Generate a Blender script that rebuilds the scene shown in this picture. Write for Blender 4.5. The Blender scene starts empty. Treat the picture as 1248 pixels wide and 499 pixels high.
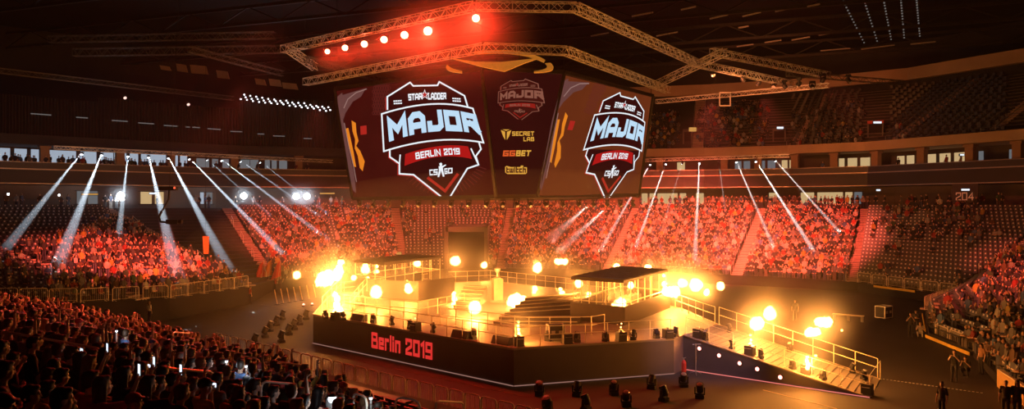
import bpy, math, random
import numpy as np
from mathutils import Vector, Matrix

R = random.Random(7)
SC = bpy.context.scene
COL = SC.collection
W, H, F, CAMZ = 1248, 499, 950.0, 9.8      # photograph size, focal length in pixels, eye height above the arena floor


def pix(u, v, y):
    """world point seen at pixel (u, v) at distance y into the hall"""
    return Vector(((u - 624) / F * y, y, CAMZ - (v - 249.5) / F * y))


def ground(u, v, z=0.0):
    """world point at height z seen at pixel (u, v)"""
    y = (CAMZ - z) * F / (v - 249.5)
    return Vector(((u - 624) / F * y, y, z))


def proj(p):
    return 624 + F * p[0] / p[1], 249.5 + F * (CAMZ - p[2]) / p[1]


ONES = 'zeroth first second third fourth fifth sixth seventh eighth ninth tenth eleventh twelfth thirteenth fourteenth fifteenth sixteenth seventeenth eighteenth nineteenth'.split()
TENS = {2: 'twent', 3: 'thirt', 4: 'fort', 5: 'fift', 6: 'sixt', 7: 'sevent', 8: 'eight', 9: 'ninet'}


def nth(n):
    if n < 20:
        return ONES[n]
    t, o = divmod(n, 10)
    return TENS[t] + ('ieth' if o == 0 else 'y-' + ONES[o])


# ------------------------------------------------------------------ materials
MATS = {}


def mat(name, col, rough=0.6, metal=0.0, var=0.25, scale=3.0, emit=None, strength=0.0, bump=0.0, spec=0.5):
    if name in MATS:
        return MATS[name]
    m = bpy.data.materials.new(name)
    m.use_nodes = True
    nt = m.node_tree
    b = nt.nodes['Principled BSDF']
    b.inputs['Roughness'].default_value = rough
    b.inputs['Metallic'].default_value = metal
    b.inputs['Specular IOR Level'].default_value = spec
    tc = nt.nodes.new('ShaderNodeTexCoord')
    nz = nt.nodes.new('ShaderNodeTexNoise')
    nz.inputs['Scale'].default_value = scale
    nz.inputs['Detail'].default_value = 4
    nt.links.new(tc.outputs['Object'], nz.inputs['Vector'])
    mx = nt.nodes.new('ShaderNodeMix')
    mx.data_type = 'RGBA'
    mx.inputs['A'].default_value = (*[c * (1 - var) for c in col], 1)
    mx.inputs['B'].default_value = (*[min(1, c * (1 + var)) for c in col], 1)
    nt.links.new(nz.outputs['Fac'], mx.inputs['Factor'])
    nt.links.new(mx.outputs['Result'], b.inputs['Base Color'])
    if bump:
        bp = nt.nodes.new('ShaderNodeBump')
        bp.inputs['Strength'].default_value = bump
        nt.links.new(nz.outputs['Fac'], bp.inputs['Height'])
        nt.links.new(bp.outputs['Normal'], b.inputs['Normal'])
    if emit:
        b.inputs['Emission Color'].default_value = (*emit, 1)
        b.inputs['Emission Strength'].default_value = strength
    m.cycles.emission_sampling = 'NONE' if emit and strength < 6 else 'AUTO'
    MATS[name] = m
    return m


def tint(name, rough=0.8, var=0.2):
    """cloth, skin or hair whose colour is the object's own viewport colour"""
    if name in MATS:
        return MATS[name]
    m = bpy.data.materials.new(name)
    m.use_nodes = True
    nt = m.node_tree
    b = nt.nodes['Principled BSDF']
    b.inputs['Roughness'].default_value = rough
    oi = nt.nodes.new('ShaderNodeObjectInfo')
    nz = nt.nodes.new('ShaderNodeTexNoise')
    nz.inputs['Scale'].default_value = 9
    mr = nt.nodes.new('ShaderNodeMapRange')
    mr.inputs['To Min'].default_value = 1 - var
    mr.inputs['To Max'].default_value = 1 + var
    vm = nt.nodes.new('ShaderNodeVectorMath')
    vm.operation = 'SCALE'
    nt.links.new(nz.outputs['Fac'], mr.inputs['Value'])
    nt.links.new(oi.outputs['Color'], vm.inputs[0])
    nt.links.new(mr.outputs['Result'], vm.inputs['Scale'])
    nt.links.new(vm.outputs['Vector'], b.inputs['Base Color'])
    MATS[name] = m
    return m


def glow(name, col, strength, sample=False):
    """something that gives off light: a lamp face, a screen, a lit window"""
    if name in MATS:
        return MATS[name]
    m = bpy.data.materials.new(name)
    m.use_nodes = True
    nt = m.node_tree
    nt.nodes.remove(nt.nodes['Principled BSDF'])
    e = nt.nodes.new('ShaderNodeEmission')
    e.inputs['Color'].default_value = (*col, 1)
    e.inputs['Strength'].default_value = strength
    nt.links.new(e.outputs[0], nt.nodes['Material Output'].inputs['Surface'])
    m.cycles.emission_sampling = 'AUTO' if sample else 'NONE'
    MATS[name] = m
    return m


# ------------------------------------------------------------------ mesh building
class MB:
    def __init__(s):
        s.v, s.f, s.m, s.cur = [], [], [], 0

    def add(s, vs, fs):
        b = len(s.v)
        s.v += [tuple(x) for x in vs]
        s.f += [tuple(b + i for i in f) for f in fs]
        s.m += [s.cur] * len(fs)
        return s

    def obox(s, c, hx, hy, hz):
        """box about c with three half-extent vectors"""
        c, hx, hy, hz = Vector(c), Vector(hx), Vector(hy), Vector(hz)
        vs = [c + a * hx + b * hy + d * hz for d in (-1, 1) for b in (-1, 1) for a in (-1, 1)]
        return s.add(vs, [(0, 2, 3, 1), (4, 5, 7, 6), (0, 1, 5, 4), (2, 6, 7, 3), (0, 4, 6, 2), (1, 3, 7, 5)])

    def box(s, c, d, rz=0.0):
        ca, sa = math.cos(rz), math.sin(rz)
        return s.obox(c, (ca * d[0] / 2, sa * d[0] / 2, 0), (-sa * d[1] / 2, ca * d[1] / 2, 0), (0, 0, d[2] / 2))

    def bar(s, p, q, w, h=None, up=(0, 0, 1)):
        """square bar from p to q"""
        p, q = Vector(p), Vector(q)
        d = q - p
        L = d.length
        if L < 1e-6:
            return s
        d.normalize()
        up = Vector(up)
        if abs(d.dot(up)) > 0.98:
            up = Vector((1, 0.3, 0)).normalized()
        x = d.cross(up).normalized()
        z = x.cross(d).normalized()
        return s.obox((p + q) / 2, x * (w / 2), d * (L / 2), z * ((h or w) / 2))

    def tube(s, pts, rad, n=8, caps=True, closed=False):
        pts = [Vector(p) for p in pts]
        rr = rad if isinstance(rad, (list, tuple)) else [rad] * len(pts)
        vs, fs = [], []
        N = len(pts)
        ref = None
        for i, p in enumerate(pts):
            a = pts[i - 1] if i > 0 else (pts[-1] if closed else p)
            b = pts[i + 1] if i < N - 1 else (pts[0] if closed else p)
            d = (b - a).normalized()
            if ref is None:
                ref = Vector((0, 0, 1)) if abs(d.z) < 0.9 else Vector((1, 0, 0))
            x = d.cross(ref).normalized()
            y = d.cross(x).normalized()
            ref = x.cross(d)
            for k in range(n):
                t = 2 * math.pi * k / n
                vs.append(p + (x * math.cos(t) + y * math.sin(t)) * rr[i])
        for i in range(N if closed else N - 1):
            j = (i + 1) % N
            for k in range(n):
                l = (k + 1) % n
                fs.append((i * n + k, i * n + l, j * n + l, j * n + k))
        if caps and not closed:
            fs.append(tuple(range(n - 1, -1, -1)))
            fs.append(tuple((N - 1) * n + k for k in range(n)))
        return s.add(vs, fs)

    def ell(s, c, r, seg=12, rings=8, rot=None):
        c = Vector(c)
        vs = [Vector((0, 0, -1))]
        for i in range(1, rings):
            a = math.pi * i / rings - math.pi / 2
            for k in range(seg):
                t = 2 * math.pi * k / seg
                vs.append(Vector((math.cos(a) * math.cos(t), math.cos(a) * math.sin(t), math.sin(a))))
        vs.append(Vector((0, 0, 1)))
        fs = [(0, 1 + (k + 1) % seg, 1 + k) for k in range(seg)]
        for i in range(rings - 2):
            for k in range(seg):
                a, b = 1 + i * seg + k, 1 + i * seg + (k + 1) % seg
                fs.append((a, b, b + seg, a + seg))
        top = len(vs) - 1
        o = 1 + (rings - 2) * seg
        fs += [(top, o + k, o + (k + 1) % seg) for k in range(seg)]
        out = []
        for p in vs:
            q = Vector((p.x * r[0], p.y * r[1], p.z * r[2]))
            if rot:
                q = rot @ q
            out.append(c + q)
        return s.add(out, fs)

    def caps(s, p, q, r1, r2, n=10):
        """tapered limb with round ends"""
        p, q = Vector(p), Vector(q)
        d = (q - p).normalized()
        pts, rr = [], []
        for a in (-80, -50, -20):
            pts.append(p + d * (math.sin(math.radians(a)) * r1))
            rr.append(math.cos(math.radians(a)) * r1)
        for a in (20, 50, 80):
            pts.append(q + d * (math.sin(math.radians(a)) * r2))
            rr.append(math.cos(math.radians(a)) * r2)
        return s.tube(pts, rr, n)

    def lathe(s, c, prof, n=14, axis=(0, 0, 1)):
        c, ax = Vector(c), Vector(axis).normalized()
        x = ax.orthogonal().normalized()
        y = ax.cross(x)
        vs, fs = [], []
        for (r, h) in prof:
            for k in range(n):
                t = 2 * math.pi * k / n
                vs.append(c + ax * h + (x * math.cos(t) + y * math.sin(t)) * r)
        for i in range(len(prof) - 1):
            for k in range(n):
                l = (k + 1) % n
                fs.append((i * n + k, i * n + l, (i + 1) * n + l, (i + 1) * n + k))
        fs.append(tuple(range(n - 1, -1, -1)))
        fs.append(tuple((len(prof) - 1) * n + k for k in range(n)))
        return s.add(vs, fs)

    def prism(s, pts, ext):
        """polygon (3-D points) extruded by a vector"""
        pts = [Vector(p) for p in pts]
        n = len(pts)
        e = Vector(ext)
        fs = [tuple(range(n)), tuple(range(2 * n - 1, n - 1, -1))]
        fs += [(i, n + i, n + (i + 1) % n, (i + 1) % n) for i in range(n)]
        return s.add(pts + [p + e for p in pts], fs)

    def mesh(s, name, mats, origin=None, smooth=False):
        me = bpy.data.meshes.new(name)
        vs = s.v
        if origin is not None:
            ox, oy, oz = origin
            vs = [(a - ox, b - oy, c - oz) for a, b, c in vs]
        me.from_pydata(vs, [], s.f)
        mats = mats if isinstance(mats, (list, tuple)) else [mats]
        for m in mats:
            me.materials.append(m)
        if len(mats) > 1:
            me.polygons.foreach_set('material_index', s.m)
        if smooth:
            me.polygons.foreach_set('use_smooth', [True] * len(s.f))
        me.update()
        return me

    def build(s, name, mats, parent=None, smooth=False):
        """one mesh object; its vertices are given in world coordinates"""
        org = None
        if parent is not None:
            org = Vector(parent['_o'])
        me = s.mesh(name, mats, org, smooth)
        o = bpy.data.objects.new(name, me)
        COL.objects.link(o)
        if parent is not None:
            o.parent = parent
            o['_o'] = tuple(parent['_o'])
        else:
            o['_o'] = (0.0, 0.0, 0.0)
        return o


def thing(name, label, cat, loc=(0, 0, 0), group=None):
    o = bpy.data.objects.new(name, None)
    COL.objects.link(o)
    o.location = loc
    o.empty_display_size = 0.2
    o['_o'] = tuple(loc)
    return tag(o, label, cat, group)


def tag(o, label, cat, group=None, kind=None):
    if label:
        o['label'] = label
    if cat:
        o['category'] = cat
    if group:
        o['group'] = group
    if kind:
        o['kind'] = kind
    return o


def struct(o):
    o['kind'] = 'structure'
    return o


class Kind:
    """a thing made once (root mesh or empty, parts, sub-parts) and set out many times; copies share mesh data"""

    def __init__(s, name, root=None):
        s.name, s.root, s.parts = name, root, []

    def part(s, name, me, subs=(), label=None):
        s.parts.append((name, me, list(subs), label))
        return s

    def put(s, loc, rz, label, cat, group=None, scale=1.0, colors=None, rot=None):
        o = bpy.data.objects.new(s.name, s.root)
        COL.objects.link(o)
        o.location = loc
        o.rotation_euler = rot if rot else (0, 0, rz)
        if scale != 1.0:
            o.scale = (scale,) * 3
        tag(o, label, cat, group)
        if colors and s.name in colors:
            o.color = (*colors[s.name], 1)
        for (n, me, subs, lab) in s.parts:
            p = bpy.data.objects.new(n, me)
            COL.objects.link(p)
            p.parent = o
            if lab:
                p['label'] = lab
            if colors and n in colors:
                p.color = (*colors[n], 1)
            for (n2, me2) in subs:
                q = bpy.data.objects.new(n2, me2)
                COL.objects.link(q)
                q.parent = p
        return o


# ------------------------------------------------------------------ common materials
M_BLACK = mat('black_metal', (0.025, 0.024, 0.024), 0.5, 0.3)
M_ALU = mat('truss_aluminium', (0.8, 0.78, 0.75), 0.4, 0.35)
M_STEEL = mat('galvanised_steel', (0.5, 0.49, 0.46), 0.4, 0.7)
M_CONC = mat('concrete', (0.14, 0.125, 0.115), 0.85, scale=0.6)
M_DARKCONC = mat('dark_concrete', (0.032, 0.029, 0.028), 0.85, scale=0.6)
M_FLOOR = mat('black_floor', (0.045, 0.038, 0.035), 0.7, scale=0.35, var=0.35, bump=0.02)
M_DRAPE = mat('black_drape', (0.012, 0.011, 0.011), 0.9, scale=2)
M_DECK = mat('stage_deck', (0.27, 0.245, 0.22), 0.5, scale=0.8)
M_SKIRT = mat('stage_skirt', (0.075, 0.062, 0.06), 0.55, scale=1.2)
M_PANEL = mat('booth_panel', (0.075, 0.055, 0.04), 0.5)
M_ROOFB = mat('booth_roof', (0.045, 0.034, 0.027), 0.5, scale=1.0)
M_SEAT = mat('seat_plastic', (0.035, 0.035, 0.04), 0.45)
M_PLATE = mat('seat_plate', (0.5, 0.48, 0.46), 0.4)
M_BEIGE = mat('beige_plaster', (0.42, 0.30, 0.19), 0.8, scale=0.4)
M_YELLOW = mat('yellow_strip', (0.75, 0.5, 0.05), 0.6)
M_WHITE = mat('white_paint', (0.8, 0.8, 0.8), 0.5)
M_RED = mat('red_paint', (0.6, 0.03, 0.02), 0.5)
M_GLASS = None
# ------------------------------------------------------------------ the bowl in plan (front edge, back edge of the lower stand)
FRONT = [(23.5, 33), (26.2, 41.9), (29.6, 50), (30.4, 56.8), (34.5, 65), (43, 75), (38.8, 87.5), (30.5, 93), (20, 99), (10, 103.5), (0, 105),
         (-10, 103), (-20, 97), (-27, 88), (-25.8, 76), (-29.2, 66.5), (-34.5, 62), (-45, 60), (-62, 58)]
BACK = [(54, 30), (57, 42), (60, 52), (62, 62), (62, 74), (60, 84), (48.5, 106), (40, 112.5), (29, 117.5), (16, 121), (2, 122),
        (-12, 121), (-27, 118), (-41, 112), (-54, 100), (-66, 88), (-76, 80), (-84, 70), (-92, 60)]
FRONT = [Vector((a, b, 0)) for a, b in FRONT]
BACK = [Vector((a, b, 0)) for a, b in BACK]
NK = len(FRONT)
ROWS, ZT = 22, 9.3
ZF = [0.9, 0.5, 0.4, 0.4, 1.0, 1.0, 1.1, 1.2, 1.2, 1.2, 1.2, 1.2, 1.2, 1.2, 1.76, 1.8, 2.0, 2.3, 2.5]


def bowl(k, w, r):
    """point of the lower stand: k knot (float), r row 0..ROWS (float); z of the tread"""
    i = min(int(k), NK - 2)
    t = k - i
    a = FRONT[i].lerp(FRONT[i + 1], t)
    b = BACK[i].lerp(BACK[i + 1], t)
    p = a.lerp(b, r / ROWS)
    zf = ZF[i] * (1 - t) + ZF[i + 1] * t
    p.z = zf + (ZT - zf) * int(r + 1e-6) / ROWS
    return p


def strip(mb, pts, z0, z1):
    n = len(pts)
    vs = [(p.x, p.y, z0 if not hasattr(z0, '__len__') else z0[i]) for i, p in enumerate(pts)] + \
         [(p.x, p.y, z1 if not hasattr(z1, '__len__') else z1[i]) for i, p in enumerate(pts)]
    mb.add(vs, [(i, i + 1, n + i + 1, n + i) for i in range(n - 1)])


def flat(mb, pa, pb, z):
    n = len(pa)
    za = z if hasattr(z, '__len__') else [z] * n
    vs = [(p.x, p.y, za[i]) for i, p in enumerate(pa)] + [(p.x, p.y, za[i]) for i, p in enumerate(pb)]
    mb.add(vs, [(i, i + 1, n + i + 1, n + i) for i in range(n - 1)])


def terrace(name, k0, k1):
    mb = MB()
    idx = list(range(k0, k1 + 1))
    fm = MB(); strip(fm, [FRONT[i] for i in idx], [-0.05] * len(idx), [ZF[i] for i in idx]); struct(fm.build(name.replace('floor_terrace', 'wall_front'), M_DRAPE))
    for r in range(ROWS):
        pa = [FRONT[i].lerp(BACK[i], r / ROWS) for i in idx]
        pb = [FRONT[i].lerp(BACK[i], (r + 1) / ROWS) for i in idx]
        z = [ZF[i] + (ZT - ZF[i]) * r / ROWS for i in idx]
        z2 = [ZF[i] + (ZT - ZF[i]) * (r + 1) / ROWS for i in idx]
        flat(mb, pa, pb, z)
        strip(mb, pb, z, z2)
    return struct(mb.build(name, M_DARKCONC))


terrace('floor_terrace_right', 0, 5)
terrace('floor_terrace_corner', 5, 6)
terrace('floor_terrace_far', 6, 13)
terrace('floor_terrace_gangway', 13, 14)
terrace('floor_terrace_left', 14, 18)

mb = MB()
mb.add([(-130, -25, 0), (110, -25, 0), (110, 160, 0), (-130, 160, 0)], [(0, 1, 2, 3)])
struct(mb.build('floor', M_FLOOR))


def ring(o):
    """the upper ring's line in plan, moved outwards by o"""
    out = []
    for i in range(NK):
        a = BACK[max(0, i - 1)]
        b = BACK[min(NK - 1, i + 1)]
        d = (b - a).normalized()
        n = Vector((d.y, -d.x, 0))
        out.append(BACK[i] + n * o)
    return out


def ring_u(u, o=0.0, z=0.0):
    """point on that line which the camera sees in picture column u; tangent; outward normal"""
    pts = ring(o)
    s = (u - 624) / F
    for i in range(NK - 1):
        a, b = pts[i], pts[i + 1]
        fa, fb = a.x - s * a.y, b.x - s * b.y
        if fa * fb <= 0 and a.y > 20 and b.y > 20:
            t = fa / (fa - fb)
            p = a.lerp(b, t)
            d = (b - a).normalized()
            return Vector((p.x, p.y, z)), d, Vector((d.y, -d.x, 0))
    raise ValueError(u)


# concourse, fascia, suites, upper stand
r0, r6 = ring(0), ring(6.5)
mb = MB(); flat(mb, r0, r6, ZT); struct(mb.build('floor_concourse', M_DARKCONC))
mb = MB(); strip(mb, r6, ZT, 12.3); struct(mb.build('wall_concourse', mat('concourse_wall', (0.16, 0.12, 0.09), 0.8, scale=0.3)))
mb = MB()
flat(mb, ring(-0.3), ring(7), 12.3); strip(mb, ring(-0.3), 12.3, 14.2); flat(mb, ring(-0.3), ring(7), 14.2)
struct(mb.build('wall_fascia', mat('dark_fascia', (0.022, 0.018, 0.017), 0.6, scale=0.4)))
mb = MB(); strip(mb, ring(5.5), 14.2, 17.1); struct(mb.build('wall_suites', mat('suite_wall', (0.09, 0.07, 0.06), 0.8, scale=0.4)))
mb = MB()
strip(mb, ring(-0.1), 14.2, 14.95); strip(mb, ring(0.05), 14.2, 14.95); flat(mb, ring(-0.1), ring(0.05), 14.95)
struct(mb.build('wall_suite_parapet', mat('parapet', (0.03, 0.025, 0.022), 0.5, scale=0.4)))
mb = MB()
RA = lambda o, a, b: ring(o)[a:b]
for (nm, a, b, m) in (('wall_beige_fascia', 0, 11, M_BEIGE), ('wall_dimmed_fascia', 10, NK, M_DARKCONC)):  # the dim left run of the beige fascia painted as a dark copy
    mb = MB(); flat(mb, RA(-.8, a, b), RA(6, a, b), 17.1); strip(mb, RA(-.8, a, b), 17.1, 18.3); flat(mb, RA(-.8, a, b), RA(.5, a, b), 18.3)
    struct(mb.build(nm, m))
UR, UZ0, UZ1, UD = 18, 18.0, 28.0, 19.0


def upper_terrace(name, i0, i1):
    mb = MB()
    for r in range(UR):
        pa, pb = ring(0.3 + UD * r / UR)[i0:i1 + 1], ring(0.3 + UD * (r + 1) / UR)[i0:i1 + 1]
        z, z2 = UZ0 + (UZ1 - UZ0) * r / UR, UZ0 + (UZ1 - UZ0) * (r + 1) / UR
        flat(mb, pa, pb, z); strip(mb, pb, z, z2)
    strip(mb, ring(0.3 + UD)[i0:i1 + 1], UZ1, 35)
    return struct(mb.build(name, M_DARKCONC))


mb = MB()
for r in range(1, UR):
    pts = ring(0.3 + UD * r / UR)[3:9]
    z = UZ0 + (UZ1 - UZ0) * r / UR
    for a, b in zip(pts[:-1], pts[1:]):
        mb.bar((a.x, a.y, z + .05), (b.x, b.y, z + .05), .06, .05)
struct(mb.build('trim_3', mat('row_edge', (.22, .17, .14), .5)))
upper_terrace('floor_upper_terrace_right', 0, 8)
upper_terrace('floor_upper_terrace_far', 8, 12)
upper_terrace('floor_upper_terrace_left', 12, 18)
mb = MB()
ra, rb = ring(10)[:10], ring(11)[:10]
strip(mb, ra, 27.7, 29.4); flat(mb, ra, rb, 27.7); strip(mb, rb, 27.7, 29.4); flat(mb, ra, rb, 29.4)
struct(mb.build('wall_bulkhead', M_BEIGE))
mb = MB()
mb.add([(-130, -25, 35), (110, -25, 35), (110, 160, 35), (-130, 160, 35)], [(0, 3, 2, 1)])
struct(mb.build('ceiling', mat('black_roof', (0.010, 0.009, 0.009), 0.8, scale=0.2)))
mb = MB()
for (a, b) in (((-130, -25), (-130, 160)), ((-130, 160), (110, 160)), ((110, 160), (110, -25)), ((110, -25), (-130, -25))):
    mb.add([(*a, 0), (*b, 0), (*b, 35), (*a, 35)], [(0, 1, 2, 3)])
struct(mb.build('wall_outer', M_DRAPE))

# roof girders and the slim roof strips that catch the light
M_ROOFBEAM = mat('roof_steel', (0.03, 0.028, 0.027), 0.5, 0.3)
for k in range(7):
    mb = MB()
    y = 30 + 16 * k
    a, b = Vector((-70, y + 30, 33.5)), Vector((75, y - 25, 33.5))
    for dz in (0, -2.0):
        mb.bar(a + Vector((0, 0, dz)), b + Vector((0, 0, dz)), 0.35)
    n = 34
    for i in range(n):
        p, q = a.lerp(b, i / n), a.lerp(b, (i + 1) / n)
        mb.bar(p + Vector((0, 0, 0 if i % 2 else -2.0)), q + Vector((0, 0, -2.0 if i % 2 else 0)), 0.14)
    struct(mb.build('ceiling_beam_%d' % (k + 1), M_ROOFBEAM))
k = 0
for (u, v, du, dv) in [(865, 23, 22, -5), (905, 20, 22, -5), (945, 14, 22, -5), (984, 8, 15, -3), (898, 57, 20, -3), (932, 52, 20, -3), (965, 49, 22, -4), (998, 43, 24, -4),
                       (770, 20, 26, -5), (800, 44, 26, -5), (720, 44, 22, -4), (1050, 60, 40, -5), (1110, 54, 30, -3), (1000, 62, 36, -3), (900, 34, 12, -2), (830, 12, 18, -4)]:
    k += 1
    a, b = pix(u, v, 0), None
    y = (31.3 - CAMZ) * F / (249.5 - v)
    y = min(y, 118)
    a, b = pix(u, v, y), pix(u + du, v + dv, y)
    mb = MB(); mb.bar(a, b, 0.16)
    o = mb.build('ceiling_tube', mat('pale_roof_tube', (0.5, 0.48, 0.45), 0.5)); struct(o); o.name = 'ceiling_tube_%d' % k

# suites: pillars and lit windows behind them
M_PILLAR = mat('pillar_paint', (0.32, 0.2, 0.12), 0.8, scale=0.6)
M_WINCOOL = glow('cool_window', (0.66, 0.78, 0.95), 0.5)
M_WINWARM = glow('warm_window', (1.0, 0.68, 0.32), 0.55)
M_WINDIM = glow('dim_window', (0.75, 0.8, 0.85), 0.16)
M_MULL = mat('window_frame', (0.05, 0.045, 0.04), 0.5)
k = 0
for u in [-18, 54, 146, 208, 286, 364, 430, 804, 883, 924, 969, 1017, 1068, 1124, 1183, 1241]:
    p, d, n = ring_u(u, 1.2)
    k += 1
    mb = MB()
    rz = math.atan2(d.y, d.x)
    mb.box((p.x, p.y, 15.65), (1.0, 0.8, 2.9), rz)
    mb.box((p.x, p.y, 16.95), (1.3, 1.1, 0.3), rz)
    struct(mb.build('pillar_%d' % k, M_PILLAR))


NWIN = [0]


def window(u, w, z0, z1, panes, m, o=5.45):
    p, d, n = ring_u(u, o)
    NWIN[0] += 1
    mb = MB()
    rz = math.atan2(d.y, d.x)
    c = p - n * 0.05
    W_ = w / panes
    for i in range(panes):
        q = c + d * ((i + 0.5) * W_ - w / 2)
        mb.box((q.x, q.y, (z0 + z1) / 2), (W_ * 0.74, 0.04, z1 - z0), rz)
    o_ = struct(mb.build('window_%d' % NWIN[0], m))
    mb = MB()
    q = p - n * 0.02
    mb.box((q.x, q.y, z1 + 0.06), (w + 0.2, 0.1, 0.1), rz)
    mb.box((q.x, q.y, z0 - 0.06), (w + 0.2, 0.1, 0.1), rz)
    f = mb.build('window_frame', M_MULL, o_)
    return o_


for (u, w, pn) in [(25, 5.5, 3), (69, 2.6, 1), (95, 4.0, 2), (120, 4.2, 2), (137, 3.4, 2), (170, 6.0, 4), (190, 4.0, 2), (218, 2.6, 2)]:
    window(u, w, 14.7, 16.9, pn, M_WINCOOL)
for (u, w, pn) in [(247, 2.5, 1), (262, 1.2, 1), (275, 1.2, 1), (298, 2.0, 1), (310, 1.6, 1), (330, 2.0, 2), (345, 1.6, 1)]:
    window(u, w, 14.9, 16.6, pn, M_WINDIM)
for (u, w, pn, m) in [(830, 1.6, 1, M_WINWARM), (905, 2.6, 2, M_WINDIM), (934, 3.0, 2, M_WINDIM), (961, 2.2, 2, M_WINWARM), (1039, 5.2, 3, M_WINWARM), (1110, 4.4, 3, M_WINWARM), (1152, 6.0, 3, M_WINWARM), (1196, 0.8, 1, M_WINDIM), (1238, 2.0, 1, M_WINDIM)]:
    window(u, w, 14.9, 16.5, pn, m)
for (u, w, pn, m) in [(800, 5, 4, M_WINWARM), (822, 4, 3, M_WINWARM), (853, 1.6, 1, M_WINWARM), (942, 1.5, 1, M_WINWARM), (981, 1.6, 1, M_WINWARM), (1002, 5.5, 3, M_WINWARM), (1023, 4, 3, M_WINWARM), (1046, 1.4, 1, M_WINDIM),
                      (98, 1.2, 1, M_WINDIM), (113, 1.6, 1, M_WINDIM), (178, 2.0, 1, M_WINWARM), (194, 1.6, 1, M_WINWARM), (246, 0.7, 1, M_WINCOOL), (255, 1.2, 1, M_WINDIM)]:
    window(u, w, 9.9, 11.6, pn, m, 6.4)
# trims: handrail line on the suites' parapet and the concourse counter line
mb = MB(); strip(mb, ring(-0.14), 14.95, 15.05); struct(mb.build('trim_1', mat('trim_metal', (0.3, 0.25, 0.2), 0.4, 0.5)))
mb = MB(); strip(mb, ring(-0.34), 12.3, 12.42); strip(mb, ring(-0.34), 14.05, 14.2); struct(mb.build('trim_2', mat('trim_metal2', (0.35, 0.28, 0.22), 0.4, 0.5)))

# number 204 over the concourse, cut from plain strokes (made with the letter strokes further down)

# the long black curtains that close the upper stand on the far left
for (name, u0, u1, zt, lab) in [('wall_curtain_left', -60, 120, 23.0, 0), ('wall_curtain_middle', 120, 292, 23.6, 0), ('wall_curtain_pleated', 292, 437, 25.4, 0)]:
    mb = MB()
    n = 150
    pts = []
    for i in range(n + 1):
        p, d, nn = ring_u(u0 + (u1 - u0) * i / n, -0.2)
        pts.append(p + nn * (0.14 * math.sin(i * 1.9) + 0.06 * math.sin(i * 0.7)))
    strip(mb, pts, 18.3, zt)
    struct(mb.build(name, mat('curtain_cloth', (0.032, 0.028, 0.03), 0.85, scale=1.5) if 'pleated' in name else M_DRAPE, smooth=False))
# ------------------------------------------------------------------ lettering from plain strokes
# glyph: width, list of polylines in a 0..w x 0..6 box (centre lines)
GL = {
    'M': (5, [[(0, 0), (0, 6), (2.5, 2.2), (5, 6), (5, 0)]]),
    'A': (4.4, [[(0, 0), (0, 4.6), (1.2, 6), (3.2, 6), (4.4, 4.6), (4.4, 0)], [(0, 2), (4.4, 2)]]),
    'J': (4, [[(0, 1.8), (0, 0), (3, 0), (4, 1), (4, 6)]]),
    'O': (4.2, [[(0, 0), (0, 6), (4.2, 6), (4.2, 0), (0, 0)]]),
    'R': (4.2, [[(0, 0), (0, 6), (4.2, 6), (4.2, 2.7), (0, 2.7)], [(2.1, 2.7), (4.3, 0)]]),
    'B': (4, [[(0, 0), (0, 6), (3.6, 6), (3.8, 3.2), (0, 3.2)], [(3.6, 3.2), (4, 2.6), (4, 0), (0, 0)]]),
    'E': (3.4, [[(3.4, 0), (0, 0), (0, 6), (3.4, 6)], [(0, 3), (3, 3)]]),
    'L': (3.2, [[(0, 6), (0, 0), (3.2, 0)]]),
    'I': (0.01, [[(0, 0), (0, 6)]]),
    'N': (4.2, [[(0, 0), (0, 6), (4.2, 0), (4.2, 6)]]),
    '2': (3.6, [[(0, 4.6), (0, 6), (3.6, 6), (3.6, 3.4), (0, 1.4), (0, 0), (3.6, 0)]]),
    '0': (3.6, [[(0, 0), (0, 6), (3.6, 6), (3.6, 0), (0, 0)]]),
    '1': (1.4, [[(0, 5), (1.4, 6), (1.4, 0)]]),
    '9': (3.6, [[(0, 0), (3.6, 0), (3.6, 6), (0, 6), (0, 2.8), (3.6, 2.8)]]),
    '4': (3.8, [[(2.9, 0), (2.9, 6), (0, 1.7), (3.8, 1.7)]]),
    'S': (3.6, [[(0, 0), (3.6, 0), (3.6, 3), (0, 3), (0, 6), (3.6, 6)]]),
    'T': (4, [[(0, 6), (4, 6)], [(2, 6), (2, 0)]]),
    'D': (4, [[(0, 0), (0, 6), (3, 6), (4, 5), (4, 1), (3, 0), (0, 0)]]),
    'C': (3.6, [[(3.6, 6), (0, 6), (0, 0), (3.6, 0)]]),
    'G': (3.8, [[(3.8, 6), (0, 6), (0, 0), (3.8, 0), (3.8, 2.8), (2, 2.8)]]),
    'e': (2.8, [[(2.8, 0), (0, 0), (0, 4.2), (2.8, 4.2), (2.8, 2.1), (0, 2.1)]]),
    'r': (2, [[(0, 0), (0, 4.2), (2, 4.2)]]),
    'l': (0.01, [[(0, 0), (0, 6)]]),
    'i': (0.01, [[(0, 0), (0, 3.4)], [(0, 5.3), (0, 5.7)]]),
    'n': (2.8, [[(0, 0), (0, 4.2), (2.8, 4.2), (2.8, 0)]]),
    't': (2.2, [[(0, 6), (0, 0), (2.2, 0)], [(0, 4), (2.2, 4)]]),
    'w': (4, [[(0, 4.2), (0, 0), (4, 0), (4, 4.2)], [(2, 0), (2, 4.2)]]),
    'c': (2.6, [[(2.6, 4.2), (0, 4.2), (0, 0), (2.6, 0)]]),
    'h': (2.8, [[(0, 0), (0, 6)], [(0, 4.2), (2.8, 4.2), (2.8, 0)]]),
    ' ': (1.2, []),
}


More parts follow.
